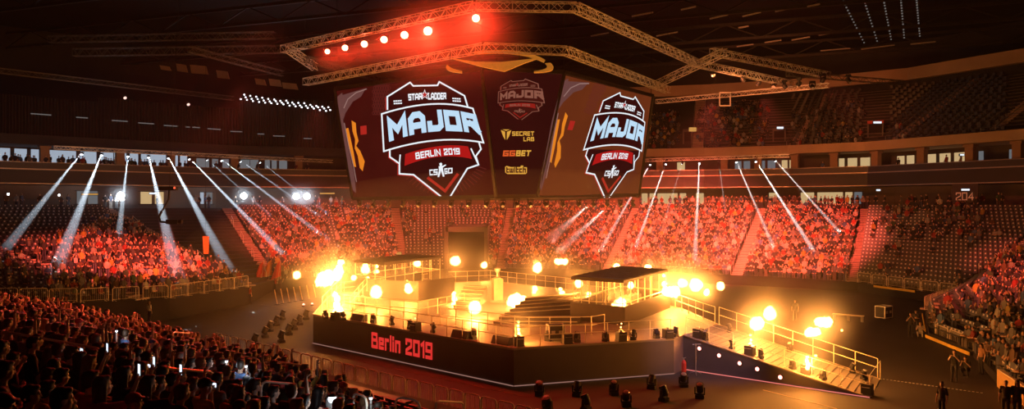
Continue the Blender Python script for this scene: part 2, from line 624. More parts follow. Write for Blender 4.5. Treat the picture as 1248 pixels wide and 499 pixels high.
def ribbon(pts, w, closed=False):
    """flat quads (2-D) of width w along a polyline, with mitred corners"""
    P = [Vector((a, b)) for a, b in pts]
    if closed or (P[0] - P[-1]).length < 1e-6:
        if (P[0] - P[-1]).length < 1e-6:
            P = P[:-1]
        closed = True
    n = len(P)
    L, Rr = [], []
    for i in range(n):
        a = P[i - 1] if (i > 0 or closed) else None
        b = P[(i + 1) % n] if (i < n - 1 or closed) else None
        d1 = (P[i] - a).normalized() if a is not None else None
        d2 = (b - P[i]).normalized() if b is not None else None
        if d1 is None: d1 = d2
        if d2 is None: d2 = d1
        n1, n2 = Vector((-d1.y, d1.x)), Vector((-d2.y, d2.x))
        m = n1 + n2
        if m.length < 0.2:
            m = n1
        m.normalize()
        k = min(1 / max(m.dot(n1), 0.35), 2.2)
        q = P[i]
        L.append(q + m * (k * w / 2)); Rr.append(q - m * (k * w / 2))
    out = []
    for i in range(n if closed else n - 1):
        j = (i + 1) % n
        out.append([L[i], L[j], Rr[j], Rr[i]])
    return out


def text_quads(txt, stroke, gap):
    """quads of a word in a box: x from 0 to 1, y from 0 to 1"""
    x = 0.0
    quads = []
    for ch in txt:
        w, lines = GL[ch]
        for ln in lines:
            pts = list(ln)
            P = []
            for (a, b) in pts:
                P.append((x + stroke / 2 + a, b * (6 - stroke) / 6 + stroke / 2))
            if P[0] != P[-1]:       # square ends
                for e, f in ((0, 1), (-1, -2)):
                    d = Vector(P[e]) - Vector(P[f])
                    d.normalize()
                    P[e] = (P[e][0] + d.x * stroke / 2, P[e][1] + d.y * stroke / 2)
            quads += ribbon(P, stroke)
        x += w + stroke + gap
    tot = x - gap
    return [[(q.x / tot, q.y / 6) for q in qd] for qd in quads]


def text_on(mb, txt, stroke, gap, f, sub=1):
    """f(s, t) -> world point"""
    for qd in text_quads(txt, stroke, gap):
        mb.add([f(s, t) for s, t in qd], [(0, 1, 2, 3)])
# ------------------------------------------------------------------ the stage in the middle
ZS = 2.06
A_, B_, C_, C2, C3 = Vector((-14, 54.9, 0)), Vector((0.1, 41.9, 0)), Vector((9.35, 45, 0)), Vector((10.15, 46.2, 0)), Vector((13.3, 50.3, 0))
D1, D_, E_, F_, G_ = Vector((12.6, 58, 0)), Vector((9.5, 66, 0)), Vector((-2.2, 78.9, 0)), Vector((-6.8, 77, 0)), Vector((-15.5, 66, 0))
POLY = [A_, B_, C_, C2, C3, D1, D_, E_, F_, G_]


def at(p, z):
    return Vector((p[0], p[1], z))


stage = thing('stage', 'large black many-sided stage platform with BERLIN 2019 in red on its long front panel', 'stage', (0, 58, 0))
mb = MB(); mb.prism([at(p, ZS - 0.12) for p in POLY], (0, 0, 0.12)); mb.build('deck', M_DECK, stage)
cen = Vector((-1, 59, 0))
for i in range(len(POLY)):
    a, b = POLY[i], POLY[(i + 1) % len(POLY)]
    n = Vector((b.y - a.y, a.x - b.x, 0)).normalized()
    mb = MB(); mb.prism([at(a, 0), at(b, 0), at(b, ZS - 0.1), at(a, ZS - 0.1)], -n * 0.08)
    mb.build('skirt_panel', M_SKIRT if i != 2 else mat('pale_skirt', (0.22, 0.17, 0.17), 0.5), stage)
    if i in (0, 1):
        mb = MB(); mb.bar(at(a, 0.04) + n * 0.05, at(b, 0.04) + n * 0.05, 0.04, 0.04)
        mb.build('light_strip', glow('strip_light', (1.0, 0.5, 0.4), 0.3), stage)
    mb = MB(); mb.bar(at(a, ZS + 0.005), at(b, ZS + 0.005), 0.07, 0.05); mb.build('edge_trim', mat('edge_trim', (0.45, 0.38, 0.3), 0.4, 0.4), stage)
# red lettering on the front panel
n = Vector((B_.y - A_.y, A_.x - B_.x, 0)).normalized()
d = (B_ - A_).normalized()
s0 = 0


def panel_s(u):
    """distance along the front panel seen in picture column u"""
    s = (u - 624) / F
    return (s * A_.y - A_.x) / (d.x - s * d.y)


sa, sb = panel_s(453.3), panel_s(527.5)
mb = MB()
text_on(mb, 'Berlin 2019', 1.25, 0.75, lambda s, t: at(A_ + d * (sa + (sb - sa) * s) + n * 0.04, 0.55 + 1.02 * t))
mb.build('lettering', glow('red_letter', (0.85, 0.035, 0.03), 0.85), stage)

# ramp
ramp = thing('ramp', 'long ramp sloping from the stage to the floor, round lamps along its side', 'ramp', (14, 45, 0))
N0, N1, F0, F1 = at(C2, ZS), Vector((18.1, 39.4, 0.03)), at(C3, ZS), Vector((20.6, 43.6, 0.03))
mb = MB(); mb.prism([N0, N1, F1, F0], (0, 0, -0.1)); mb.build('deck', M_DECK, ramp)
nr = Vector((N1.y - N0.y, N0.x - N1.x, 0)).normalized()
mb = MB(); mb.prism([at(N0, 0), at(N1, 0), N1, N0 - Vector((0, 0, .06))], -nr * 0.06); mb.build('side_panel', M_SKIRT, ramp)
mb = MB(); mb.prism([at(F0, 0), at(F1, 0), F1, F0 - Vector((0, 0, .06))], nr * 0.06); mb.build('side_panel', M_SKIRT, ramp)
mb = MB(); mb.bar(N0 + nr * .03, N1 + nr * .03, 0.08, 0.05); mb.build('edge_trim', MATS['edge_trim'], ramp)
mb = MB(); mb.bar(F0, F1, 0.08, 0.05); mb.build('edge_trim', MATS['edge_trim'], ramp)
mb = MB(); mb.bar(at(C2, 0.05) + nr * .08, at(N1, 0.05) + nr * .08, 0.04); mb.build('light_strip', glow('red_strip', (1.0, 0.25, 0.22), 0.8), ramp)
M_LAMPRED = glow('red_marker', (1.0, 0.32, 0.26), 5.0)
for (u, v) in [(853, 425), (877, 433.5), (902, 443), (923.5, 450), (951.5, 460)]:
    s = (u - 624) / F
    dr = N1 - N0
    t = (s * N0.y - N0.x) / (dr.x - s * dr.y)
    p = N0.lerp(N1, t)
    p.z = CAMZ - (v - 249.5) / F * p.y
    mb = MB(); mb.lathe(p + nr * 0.0, [(0.17, 0), (0.17, 0.05), (0.12, 0.07)], 14, nr)
    mk = mb.build('marker_lamp', M_BLACK, ramp)
    mb = MB(); mb.lathe(p + nr * 0.05, [(0.11, 0), (0.11, 0.03), (0.04, 0.05)], 14, nr); mb.build('lens', M_LAMPRED, mk)
# slats screwed across the ramp
mb = MB()
for i in range(1, 26):
    a, b = N0.lerp(N1, i / 26), F0.lerp(F1, i / 26)
    mb.bar(a + Vector((0, 0, .012)), b + Vector((0, 0, .012)), 0.04, 0.025)
mb.build('tread_slat', mat('ramp_slat', (0.2, 0.17, 0.15), 0.5), ramp)


M_RAIL = mat('rail_steel', (0.85, 0.76, 0.58), 0.4, 0.15)


def railing(name, label, pts, h=1.08, step=1.35, rails=(1.0, 0.55), group=None, closed_posts=True, cat='railing', w=0.05):
    pts = [Vector(p) for p in pts]
    t = thing(name, label, cat, pts[0], group)
    posts = []
    for i in range(len(pts) - 1):
        a, b = pts[i], pts[i + 1]
        m = max(1, round((b - a).length / step))
        for k in range(m):
            posts.append(a.lerp(b, k / m))
    posts.append(pts[-1])
    for p in posts:
        mb = MB(); mb.tube([p, p + Vector((0, 0, h))], w * 0.5, 6); mb.box((p.x, p.y, p.z + 0.015), (0.12, 0.12, 0.03)); mb.build('post', M_RAIL, t)
    for r in rails:
        mb = MB(); mb.tube([p + Vector((0, 0, h * r)) for p in pts], w * 0.45, 6); mb.build('handrail' if r == max(rails) else 'midrail', M_RAIL, t)
    return t


def inset(p, q, k):
    return p + (q - p).normalized() * k


inn = lambda p, k=0.25: at(p + (cen - p).normalized() * k, ZS)
railing('stage_railing', 'steel railing along the long front edge of the stage above the red lettering', [inn(A_.lerp(B_, .08)), inn(B_)])
railing('stage_railing', 'steel railing along the short plain front edge of the stage up to the ramp', [inn(B_.lerp(C_, .02)), inn(C_)])
railing('stage_railing', 'long steel railing at the far back edge of the stage', [inn(G_), inn(F_), inn(E_), inn(D_)])
railing('stage_railing', 'steel railing around the landing behind the top of the ramp', [at((12.2, 58.2), ZS), at((12.9, 52.6), ZS), at((13.2, 50.7), ZS)])
railing('stage_railing', 'inner steel railing before the slatted steps in mid stage', [at((-4.6, 50.2), ZS), at((-1.5, 48.1), ZS), at((1.0, 45.9), ZS), at((4.7, 46.2), ZS), at((5.6, 47.2), ZS)], step=1.2)
railing('stage_railing', 'steel railing wrapping the podium of the covered booth above the lettering', [at((-12.4, 57.5), ZS), at((-9.6, 55.2), ZS), at((-6.4, 53.2), ZS), at((-4.7, 56.2), ZS), at((-3.6, 59), ZS)])
railing('ramp_railing', 'steel railing down the far side of the ramp', [F0 + Vector((0.05, -.05, 0)), F1 - Vector((0.1, -.1, 0))], h=1.12, step=1.25)
railing('ramp_railing', 'thin steel railing down the near side of the ramp above its lamps', [N0 + Vector((0.2, .2, 0)), N1 + Vector((0.15, .25, 0))], h=1.0, step=1.6, w=0.03)
railing('ramp_railing', 'short steel railing across the low end of the ramp', [N1 + Vector((0.1, 0.3, 0)), F1 - Vector((0.05, 0.1, 0))], h=1.05, step=4.2, w=0.035, rails=(1.0,))
railing('stair_railing', 'sloping handrail of the steps at the outer corner of the stage', [at((-13.6, 55.8), ZS), at((-13.2, 60.2), ZS + 1.0)], step=1.1)
railing('stair_railing', 'sloping handrail of the steps nearer the covered booth', [at((-11.7, 56.3), ZS), at((-11.3, 60.7), ZS + 1.0)], step=1.1)
st = thing('steps', 'short flight of steps between two sloping handrails at the stage corner', 'steps', (-12.5, 58, ZS))
for i in range(5):
    mb = MB(); mb.box((-12.45, 56.6 + 0.75 * i, ZS + 0.1 + 0.1 * i), (1.7, 0.74, 0.2 + 0.2 * i), 0.0); mb.build('tread', M_DECK, st)


def booth(label, quad, zr, podium, zp, zw, group=None):
    """team booth: flat roof on slim posts, podium with low panel walls, window frames, desk, screens"""
    q = [Vector((a, b, 0)) for a, b in quad]
    c = sum(q, Vector()) / 4
    t = thing('team_booth', label, 'booth', at(c, ZS))
    mb = MB(); mb.prism([at(p, zr) for p in q], (0, 0, 0.16)); r = mb.build('roof', M_ROOFB, t)
    mb = MB()
    for i in range(1, 9):
        mb.bar(at(q[0].lerp(q[3], i / 9), zr + .18), at(q[1].lerp(q[2], i / 9), zr + .18), 0.06)
    mb.build('roof_batten', mat('batten', (0.16, 0.12, 0.09), 0.5), r)
    mb = MB()
    for i in range(4):
        mb.bar(at(q[i], zr + .02), at(q[(i + 1) % 4], zr + .02), 0.1, 0.16)
    mb.build('roof_frame', M_ROOFB, t)
    for i in range(4):
        a, b = q[i], q[(i + 1) % 4]
        m = max(2, round((b - a).length / 1.45))
        for k in range(m):
            p = inn2(a.lerp(b, k / m), c)
            mb = MB(); mb.bar(at(p, zp), at(p, zr), 0.055); mb.build('post', M_RAIL, t)
        mb = MB(); mb.bar(at(inn2(a, c), zp + 1.0), at(inn2(b, c), zp + 1.0), 0.05); mb.build('frame_rail', M_RAIL, t)
    pd = [Vector((a, b, 0)) for a, b in podium]
    mb = MB(); mb.prism([at(p, ZS) for p in pd], (0, 0, zp - ZS)); mb.build('podium', M_PANEL, t)
    for i in range(len(pd)):
        a, b = pd[i], pd[(i + 1) % len(pd)]
        n = Vector((b.y - a.y, a.x - b.x, 0)).normalized()
        mb = MB(); mb.prism([at(a, zp), at(b, zp), at(b, zw), at(a, zw)], -n * 0.08); mb.build('panel', M_PANEL, t)
    # players' desk and monitors inside
    a, b = q[0].lerp(q[1], 0.5), q[3].lerp(q[2], 0.5)
    a, b = a.lerp(b, .18), a.lerp(b, .85)
    dd = (b - a).normalized()
    nn = Vector((-dd.y, dd.x, 0))
    mb = MB(); mb.prism([at(a - nn * .4, zp + .72), at(b - nn * .4, zp + .72), at(b + nn * .4, zp + .72), at(a + nn * .4, zp + .72)], (0, 0, .05))
    mb.prism([at(a - nn * .38, zp), at(b - nn * .38, zp), at(b - nn * .38, zp + .72), at(a - nn * .38, zp + .72)], nn * .04)
    mb.build('desk', M_BLACK, t)
    for k in range(5):
        p = a.lerp(b, (k + .5) / 5)
        mb = MB()
        mb.prism([at(p - dd * .3, zp + .87), at(p + dd * .3, zp + .87), at(p + dd * .3, zp + 1.22), at(p - dd * .3, zp + 1.22)], nn * .04)
        mb.box((p.x + nn.x * .05, p.y + nn.y * .05, zp + .83), (.06, .06, .18)); mb.box((p.x + nn.x * .05, p.y + nn.y * .05, zp + .76), (.24, .2, .02))
        mb.build('monitor', M_BLACK, t)
    return t


def inn2(p, c):
    return p + (c - p).normalized() * 0.15


booth('covered glass sided booth with flat dark roof above the red lettering', [(-13.9, 68.5), (-10.7, 65.6), (-6.7, 73.9), (-10, 77)][:4], 4.75,
      [(-13.6, 67.4), (-11.3, 64.4), (-7.5, 62.6), (-4.9, 66.5), (-6.2, 73.6), (-9.5, 76.2)], 2.65, 3.6)
booth('covered booth with flat dark roof beside the top of the ramp', [(4, 52.3), (7.1, 50), (11.6, 58.2), (8.5, 61.2)], 4.82,
      [(3.9, 52.2), (7.2, 49.8), (11.8, 58.2), (8.6, 61.4)], 2.4, 3.25)

# slatted steps in mid stage
st = thing('steps', 'wide bank of dark slatted steps in the middle of the stage', 'steps', (1.5, 53, ZS))
for i in range(7):
    a, b = Vector((-1.2 + .35 * i, 50.6 + .75 * i, 0)), Vector((4.2 + .28 * i, 50.2 + 1.0 * i, 0))
    if i > 1:
        b = Vector((3.6 + .2 * i, 52 + 1.0 * i, 0))
    z = ZS + 0.16 * (i + 1)
    mb = MB(); mb.prism([at(a, ZS), at(b, ZS), at(b + Vector((0.3, .75, 0)), ZS), at(a + Vector((0.3, .75, 0)), ZS)], (0, 0, z - ZS)); tr = mb.build('tread', mat('step_slat', (0.10, 0.08, 0.065), 0.5), st)
    mb = MB(); mb.bar(at(a, z + .01), at(b, z + .01), 0.07, 0.05); mb.build('nosing', M_RAIL, tr)
st = thing('steps', 'narrow bank of steps beside the podium of the booth above the lettering', 'steps', (-3, 60, ZS))
for i in range(6):
    a, b = Vector((-4.4 + .1 * i, 58.4 + .8 * i, 0)), Vector((-2.6 + .1 * i, 57.6 + .8 * i, 0))
    z = ZS + 0.2 * (i + 1)
    mb = MB(); mb.prism([at(a, ZS), at(b, ZS), at(b + Vector((.1, .8, 0)), ZS), at(a + Vector((.1, .8, 0)), ZS)], (0, 0, z - ZS)); tr = mb.build('tread', MATS['step_slat'], st)
    mb = MB(); mb.bar(at(a, z + .01), at(b, z + .01), 0.06, 0.04); mb.build('nosing', M_RAIL, tr)
# white lectern-like box and its podium in mid stage
pod = thing('plinth', 'pale upright plinth with a small trophy stand in the middle of the stage', 'plinth', (-1.6, 64, ZS))
p = pix(606, 375, 62); 
mb = MB(); mb.box((p.x, p.y, ZS + .08), (1.1, 1.1, .16)); mb.build('base', M_DECK, pod)
mb = MB(); mb.box((p.x, p.y, ZS + 1.0), (.75, .75, 1.7), .3); mb.build('body', mat('plinth_paint', (.55, .45, .3), .5), pod)
mb = MB(); mb.lathe((p.x, p.y, ZS + 1.85), [(.3, 0), (.3, .06), (.08, .12), (.06, .4), (.22, .62), (.26, .8), (.2, .82)], 16); mb.build('trophy_stand', M_ALU, pod)

# ------------------------------------------------------------------ show equipment
def moving_head():
    k = Kind('moving_head_light')
    mb = MB(); mb.box((0, 0, .09), (.42, .36, .18)); mb.box((0, 0, .2), (.3, .26, .06))
    k.part('base', mb.mesh('base', M_BLACK))
    mb = MB()
    for s in (-1, 1):
        mb.prism([(s * .2, -.09, .2), (s * .2, .09, .2), (s * .2, .06, .55), (s * .2, -.06, .55)], (s * .05, 0, 0))
    mb.box((0, 0, .22), (.46, .2, .05))
    k.part('yoke', mb.mesh('yoke', M_BLACK))
    ax = Vector((0, -.45, .9)).normalized()
    mb = MB(); mb.lathe(Vector((0, 0, .52)) - ax * .26, [(.1, 0), (.17, .05), (.18, .3), (.165, .34), (.185, .36), (.185, .46)], 16, ax)
    l = MB(); l.lathe(Vector((0, 0, .52)) + ax * .19, [(.15, 0), (.13, .03), (.06, .05)], 16, ax)
    k.part('head', mb.mesh('head', M_BLACK, smooth=False), [('lens', l.mesh('lens', mat('lens_glass', (.5, .5, .52), .08, .2)))])
    return k


def flame_box():
    k = Kind('flame_projector')
    mb = MB(); mb.box((0, 0, .28), (.5, .5, .5)); mb.box((0, 0, .02), (.56, .56, .04))
    k.part('case', mb.mesh('case', M_BLACK))
    mb = MB(); mb.lathe((0, 0, .53), [(.09, 0), (.09, .1), (.06, .1)], 12)
    k.part('nozzle', mb.mesh('nozzle', M_STEEL))
    mb = MB(); mb.tube([(-.18, -.26, .4), (-.18, -.32, .4), (.18, -.32, .4), (.18, -.26, .4)], .015, 6)
    k.part('handle', mb.mesh('handle', M_STEEL))
    return k


def wedge():
    k = Kind('stage_monitor')
    mb = MB(); mb.prism([(-.65, -.25, 0), (-.65, .25, 0), (-.65, .25, .42), (-.65, -.05, .42)], (1.3, 0, 0))
    k.part('cabinet', mb.mesh('cabinet', M_BLACK))
    mb = MB(); mb.prism([(-.6, -.24, .05), (-.6, -.06, .39), (.6, -.06, .39), (.6, -.24, .05)], (0, -.02, .01))
    k.part('grille', mb.mesh('grille', mat('grille', (.06, .055, .05), .6, scale=40)))
    return k


def road_case():
    k = Kind('road_case')
    mb = MB(); mb.box((0, 0, .5), (.9, .7, .76))
    k.part('box', mb.mesh('box', M_BLACK))
    mb = MB()
    for x in (-.45, .45):
        for y in (-.35, .35):
            mb.box((x, y, .5), (.05, .05, .78))
        for z in (.12, .88):
            mb.box((x, 0, z), (.05, .72, .05))
    for y in (-.35, .35):
        for z in (.12, .88):
            mb.box((0, y, z), (.92, .05, .05))
    k.part('metal_edging', mb.mesh('metal_edging', M_ALU))
    mb = MB()
    for x in (-.22, .22):
        mb = MB(); mb.box((x, -.36, .5), (.22, .02, .18))
        k.part('handle', mb.mesh('handle', M_STEEL))
    for x in (-.36, .36):
        for y in (-.26, .26):
            mb = MB(); mb.lathe((x - .03, y, .06), [(.06, 0), (.06, .06)], 10, (1, 0, 0))
            k.part('caster', mb.mesh('caster', M_BLACK))
    return k


K_HEAD, K_FLAME, K_WEDGE, K_CASE = moving_head(), flame_box(), wedge(), road_case()
# two rows of moving heads on the floor before the plain front panel
near = [(657.5, 483), (703.5, 483.5), (748, 482), (794.5, 474.5), (833, 472)]
for i, (u, v) in enumerate(near):
    K_HEAD.put(ground(u, v), R.uniform(-.6, .6) + (math.pi if i % 2 else 0), 'black moving head light near the stage wall, %s of five counted towards the ramp' % nth(i + 1), 'stage light', 'moving lights on the floor before the stage', 1.02)
for i, (u, v) in enumerate([(667, 503), (714, 501), (763, 496), (809, 489.5), (853, 486)]):
    K_HEAD.put(ground(u, v), R.uniform(-2.5, 2.5), 'black moving head light in the outer floor row, %s of five counted towards the ramp' % nth(i + 1), 'stage light', 'moving lights on the floor before the stage', 1.05)
for i, (u, v) in enumerate([(343, 418), (352, 409), (358.5, 402.5), (365, 396.5), (373, 390)]):
    K_HEAD.put(ground(u, v), 2.2, 'moving head light on the floor beside the stage corner, %s nearest of the inner row' % nth(i + 1), 'stage light', 'moving lights on the floor beside the stage', 1.15)
for i, (u, v) in enumerate([(311, 421), (323, 412), (329, 404.5), (337, 397.5), (344.5, 390)]):
    K_HEAD.put(ground(u, v), 2.2, 'moving head light on the floor away from the stage corner, %s nearest, outer row' % nth(i + 1), 'stage light', 'moving lights on the floor beside the stage', 1.1)


def deck_pt(u, v):
    return ground(u, v, ZS)


# along the stage's edge
heads = [(396.5, 389.5), (418, 391), (455, 393.5), (477.5, 396.5), (500, 401.5), (528, 405.5), (577, 413.5), (668, 416), (703, 417.5), (738, 416.5), (772, 415), (800, 413), (823, 411)]
for i, (u, v) in enumerate(heads):
    K_HEAD.put(deck_pt(u, v), R.uniform(-3, 3), 'small moving head light on the front stage edge, %s counted from the steps corner' % nth(i + 1), 'stage light', 'moving lights along the front edge of the stage', .8)
for i, (u, v) in enumerate([(437, 391), (562, 412), (612, 419.5)]):
    K_WEDGE.put(deck_pt(u, v), -.75, ['black wedge monitor on the stage edge close to the steps', 'black wedge monitor on the stage edge right of the lettering', 'black wedge monitor on the stage edge nearest the front corner'][i], 'speaker', 'wedge monitors on the stage edge')
for i, (u, v, w) in enumerate([(632, 421.5, 'at the front corner of the stage, throwing a slim jet'), (691, 419, 'on the stage edge before the slatted steps, unlit'), (757, 416, 'on the stage edge before the booth by the ramp'), (814, 412.5, 'on the stage edge beside the top of the ramp'), (506.5, 404, 'on the stage edge above the last digit of the lettering'), (409, 390.5, 'at the steps corner under the tall column of fire')]):
    K_FLAME.put(deck_pt(u, v), -.7 if u < 632 else .3, 'black flame projector box ' + w, 'flame projector', 'flame projectors along the stage edge')
K_CASE.put(deck_pt(677, 415), .2, 'black road case with metal edging before the slatted steps on stage', 'case')
K_CASE.put(ground(1077, 389), .6, 'black road case with pale edging out on the dark floor by the far barrier', 'case', scale=1.25)


def on_ramp(t, w):
    return N0.lerp(N1, t).lerp(F0.lerp(F1, t), w)


for i, (u, big) in enumerate([(851, 1), (860, 0), (892, 0), (914, 1), (927, 0), (966, 0), (983, 1), (1003, 0), (1057, 1)]):
    s = (u - 624) / F
    e0, e1 = N0.lerp(F0, .1), N1.lerp(F1, .1)
    t = (s * e0.y - e0.x) / ((e1 - e0).x - s * (e1 - e0).y)
    p = e0.lerp(e1, t)
    if big:
        K_FLAME.put(p, -.7, 'black flame projector box on the near edge of the ramp, ' + ['at its top', 'under the double fireball', 'with a small jet', 'at its foot'][[851, 914, 983, 1057].index(u)], 'flame projector', 'flame projectors on the ramp')
    else:
        K_HEAD.put(p, R.uniform(-3, 3), 'small moving head light on the near edge of the ramp, %s counted from the top' % nth([860, 892, 927, 966, 1003].index(u) + 1), 'stage light', 'moving lights on the ramp', .75)
for i, (u, v) in enumerate([(887, 398), (1067, 470), (1032, 455), (957, 424)]):
    p = on_ramp([.12, .93, .86, .5][i], [.8, .7, .85, .85][i])
    K_HEAD.put(p, R.uniform(-3, 3), 'small moving head light on the far edge of the ramp, %s counted from the top' % nth([1, 4, 3, 2][i]), 'stage light', 'moving lights on the ramp', .75)
# microphone stand and extinguisher beside the ramp
p = ground(848, 457)
t = thing('microphone_stand', 'thin black stand standing before the high end of the ramp', 'stand', p)
mb = MB(); mb.tube([p + Vector((0, 0, .05)), p + Vector((0, 0, 1.75))], .018, 8); mb.build('pole', M_STEEL, t)
for k in range(3):
    a = k * 2.09 + .4
    mb = MB(); mb.tube([p + Vector((0, 0, .22)), p + Vector((.38 * math.cos(a), .38 * math.sin(a), .02))], .016, 6); mb.build('leg', M_STEEL, t)
mb = MB(); mb.tube([p + Vector((-.18, 0, 1.73)), p + Vector((.3, 0, 1.76))], .018, 6); mb.box((p.x, p.y, p.z + 1.72), (.07, .07, .1)); mb.build('crossbar', M_STEEL, t)
p = ground(833.5, 455.5)
t = thing('fire_extinguisher', 'red fire extinguisher on the floor at the corner of stage and ramp', 'extinguisher', p)
mb = MB(); mb.lathe(p, [(.13, 0), (.14, .04), (.14, .62), (.09, .74), (.045, .78)], 14); mb.build('cylinder', M_RED, t)
mb = MB(); mb.lathe(p + Vector((0, 0, .78)), [(.04, 0), (.04, .08)], 10); mb.bar(p + Vector((-.1, 0, .88)), p + Vector((.12, 0, .92)), .03); mb.build('valve', M_STEEL, t)
mb = MB(); mb.tube([p + Vector((.05, 0, .84)), p + Vector((.2, 0, .75)), p + Vector((.19, 0, .35))], .02, 6); mb.build('hose', M_BLACK, t)
# ------------------------------------------------------------------ hanging video cube
ZTOP, ZBOT = 20.0, 10.4
PL = [Vector((-15.6, 69.3, ZTOP)), Vector((-2.2, 58.6, ZTOP)), Vector((-1.28, 61, ZBOT))]
PM = [Vector((-2.2, 58.6, ZTOP)), Vector((4, 60, ZTOP)), Vector((-1.28, 61, ZBOT))]
PR = [Vector((4, 60, ZTOP)), Vector((13, 73, ZTOP)), Vector((1.94, 61.5, ZBOT))]


class Plane:
    def __init__(s, pts):
        s.p = pts[0]
        n = (pts[1] - pts[0]).cross(pts[2] - pts[0]).normalized()
        s.n = n if n.y < 0 else -n                      # towards the audience

    def __call__(s, u, v, off=0.0):
        d = Vector(((u - 624) / F, 1.0, -(v - 249.5) / F))
        o = Vector((0, 0, CAMZ))
        q = s.p + s.n * off
        t = (q - o).dot(s.n) / d.dot(s.n)
        return o + d * t


SL, SM, SR = Plane(PL), Plane(PM), Plane(PR)


def homography(src, dst):
    A = []
    for (x, y), (X, Y) in zip(src, dst):
        A.append([x, y, 1, 0, 0, 0, -X * x, -X * y, -X])
        A.append([0, 0, 0, x, y, 1, -Y * x, -Y * y, -Y])
    A = np.array(A, float)
    sc = np.array([1, 1, 1] * 3)
    _, _, vt = np.linalg.svd(A)
    h = vt[-1].reshape(3, 3)

    def f(u, v):
        a, b, c = h @ np.array([u, v, 1.0])
        return a / c, b / c
    return f


key = [(465, 138.8), (576, 132.5), (467.6, 184.7), (589, 174), (472, 118), (569.4, 129.4), (486.7, 212), (583.3, 200.9), (538, 240), (548.5, 240)]
kr = [(724.3, 139.4), (783.0, 150), (711.3, 183.7), (782.5, 186.5), (737, 123.5), (783.3, 143.9), (713.5, 211.5), (775.5, 207), (735.3, 239), (743, 239)]
km = [(606, 110.8), (661.4, 111), (607.5, 126.5), (662, 126.5), (611.5, 106), (656, 105.8), (612.5, 133), (657, 132.6), (631.5, 146.6), (636, 146.6)]


def norm_h(src, dst):
    """homography with centred, scaled points"""
    s, d = np.array(src, float), np.array(dst, float)
    ms, md, ks, kd = s.mean(0), d.mean(0), s.std(), d.std()
    h = homography((s - ms) / ks, (d - md) / kd)

    def f(u, v):
        a, b = h((u - ms[0]) / ks, (v - ms[1]) / ks)
        return a * kd + md[0], b * kd + md[1]
    return f


HR, HM = norm_h(key, kr), norm_h(key, km)
HL = lambda u, v: (u, v)

cube = thing('video_cube', 'huge hanging video cube showing the white MAJOR shield on two slanted screens', 'screen', (0, 66, ZBOT))
# body behind the screens
cb = Vector((1, 69, 0))
TOPF = [SL(408, 108), SL(587, 84), SM(688, 88), SR(796, 117)]
BOTF = [SL(430, 242.5), SL(604.5, 240), SM(654.5, 239), SR(778.5, 238)]


deep = [Vector((-8, 84, 0)), Vector((-1, 76, 0)), Vector((3, 76, 0)), Vector((6.5, 86, 0))]
def dp(q, z): return Vector((q.x, q.y, z))
fs_ = [SL.n, SL.n, SR.n, SR.n]
ring_t = TOPF + [dp(deep[3], ZTOP), dp(deep[0], ZTOP)]
ring_b = BOTF + [dp(deep[3], ZBOT), dp(deep[0], ZBOT)]
NB = 6
rec = lambda p: p + Vector((p.x * 0, .45, 0)) if p.y < 80 else p
vt = [rec(p) for p in ring_t] + [rec(p) for p in ring_b]
mb = MB(); mb.add(vt, [tuple(range(NB)), tuple(range(2 * NB - 1, NB - 1, -1))] + [(i, NB + i, NB + (i + 1) % NB, (i + 1) % NB) for i in range(NB)])
mb.build('body', M_BLACK, cube)
shr = lambda p: p + Vector((0, 1.0, 0))
for i in range(NB):                      # metal edges between the faces
    mb = MB(); mb.bar(ring_t[i], ring_b[i], .22); mb.build('edge', M_BLACK, cube)
mb = MB()
for i in range(NB):
    mb.bar(ring_b[i], ring_b[(i + 1) % NB], .16, .3)
mb.build('lower_frame', M_BLACK, cube)
mb = MB()
for i in range(NB):
    mb.bar(ring_t[i], ring_t[(i + 1) % NB], .2, .3)
mb.build('upper_frame', M_BLACK, cube)


def screen_mat(name, a, b, strength):
    """picture on the video wall: two-colour soft gradient, the brown one tinted for haze"""
    m = bpy.data.materials.new(name); m.use_nodes = True
    nt = m.node_tree; nt.nodes.remove(nt.nodes['Principled BSDF'])
    e = nt.nodes.new('ShaderNodeEmission'); e.inputs['Strength'].default_value = strength
    tc = nt.nodes.new('ShaderNodeTexCoord'); nz = nt.nodes.new('ShaderNodeTexNoise'); nz.inputs['Scale'].default_value = .25
    mx = nt.nodes.new('ShaderNodeMix'); mx.data_type = 'RGBA'
    mx.inputs['A'].default_value = (*a, 1); mx.inputs['B'].default_value = (*b, 1)
    nt.links.new(tc.outputs['Object'], nz.inputs['Vector']); nt.links.new(nz.outputs['Fac'], mx.inputs['Factor'])
    nt.links.new(mx.outputs['Result'], e.inputs['Color']); nt.links.new(e.outputs[0], nt.nodes['Material Output'].inputs['Surface'])
    m.cycles.emission_sampling = 'NONE'
    return m


W_WHITE = glow('screen_white', (0.86, 0.9, 0.95), 1.0)
W_BLUE = glow('screen_pale_blue', (0.52, 0.73, 0.92), 1.0)
W_RED = glow('screen_red', (0.42, 0.008, 0.008), 1.0)
W_DRED = glow('screen_chevron', (0.40, 0.018, 0.012), 1.0)
W_DARK = glow('screen_shield_dark', (0.03, 0.003, 0.003), 1.0)
W_ORANGE = glow('screen_orange', (0.78, 0.22, 0.015), 1.0)
W_GREY = glow('screen_grey', (0.13, 0.05, 0.045), 1.0)
W_LGREY = glow('screen_light_grey', (0.3, 0.17, 0.15), 1.0)
W_MESH = glow('screen_mesh', (0.12, 0.02, 0.015), 1.0)
W_DIMW = glow('screen_dim_white', (0.24, 0.085, 0.055), 1.0)
W_DIMR = glow('screen_dim_red', (0.26, 0.012, 0.008), 1.0)
W_GOLD = glow('screen_gold', (0.72, 0.36, 0.05), 1.0)
W_OR2 = glow('screen_red_orange', (0.72, 0.10, 0.02), 1.0)
W_DIMD = glow('screen_dim_dark', (0.05, 0.006, 0.004), 1.0)


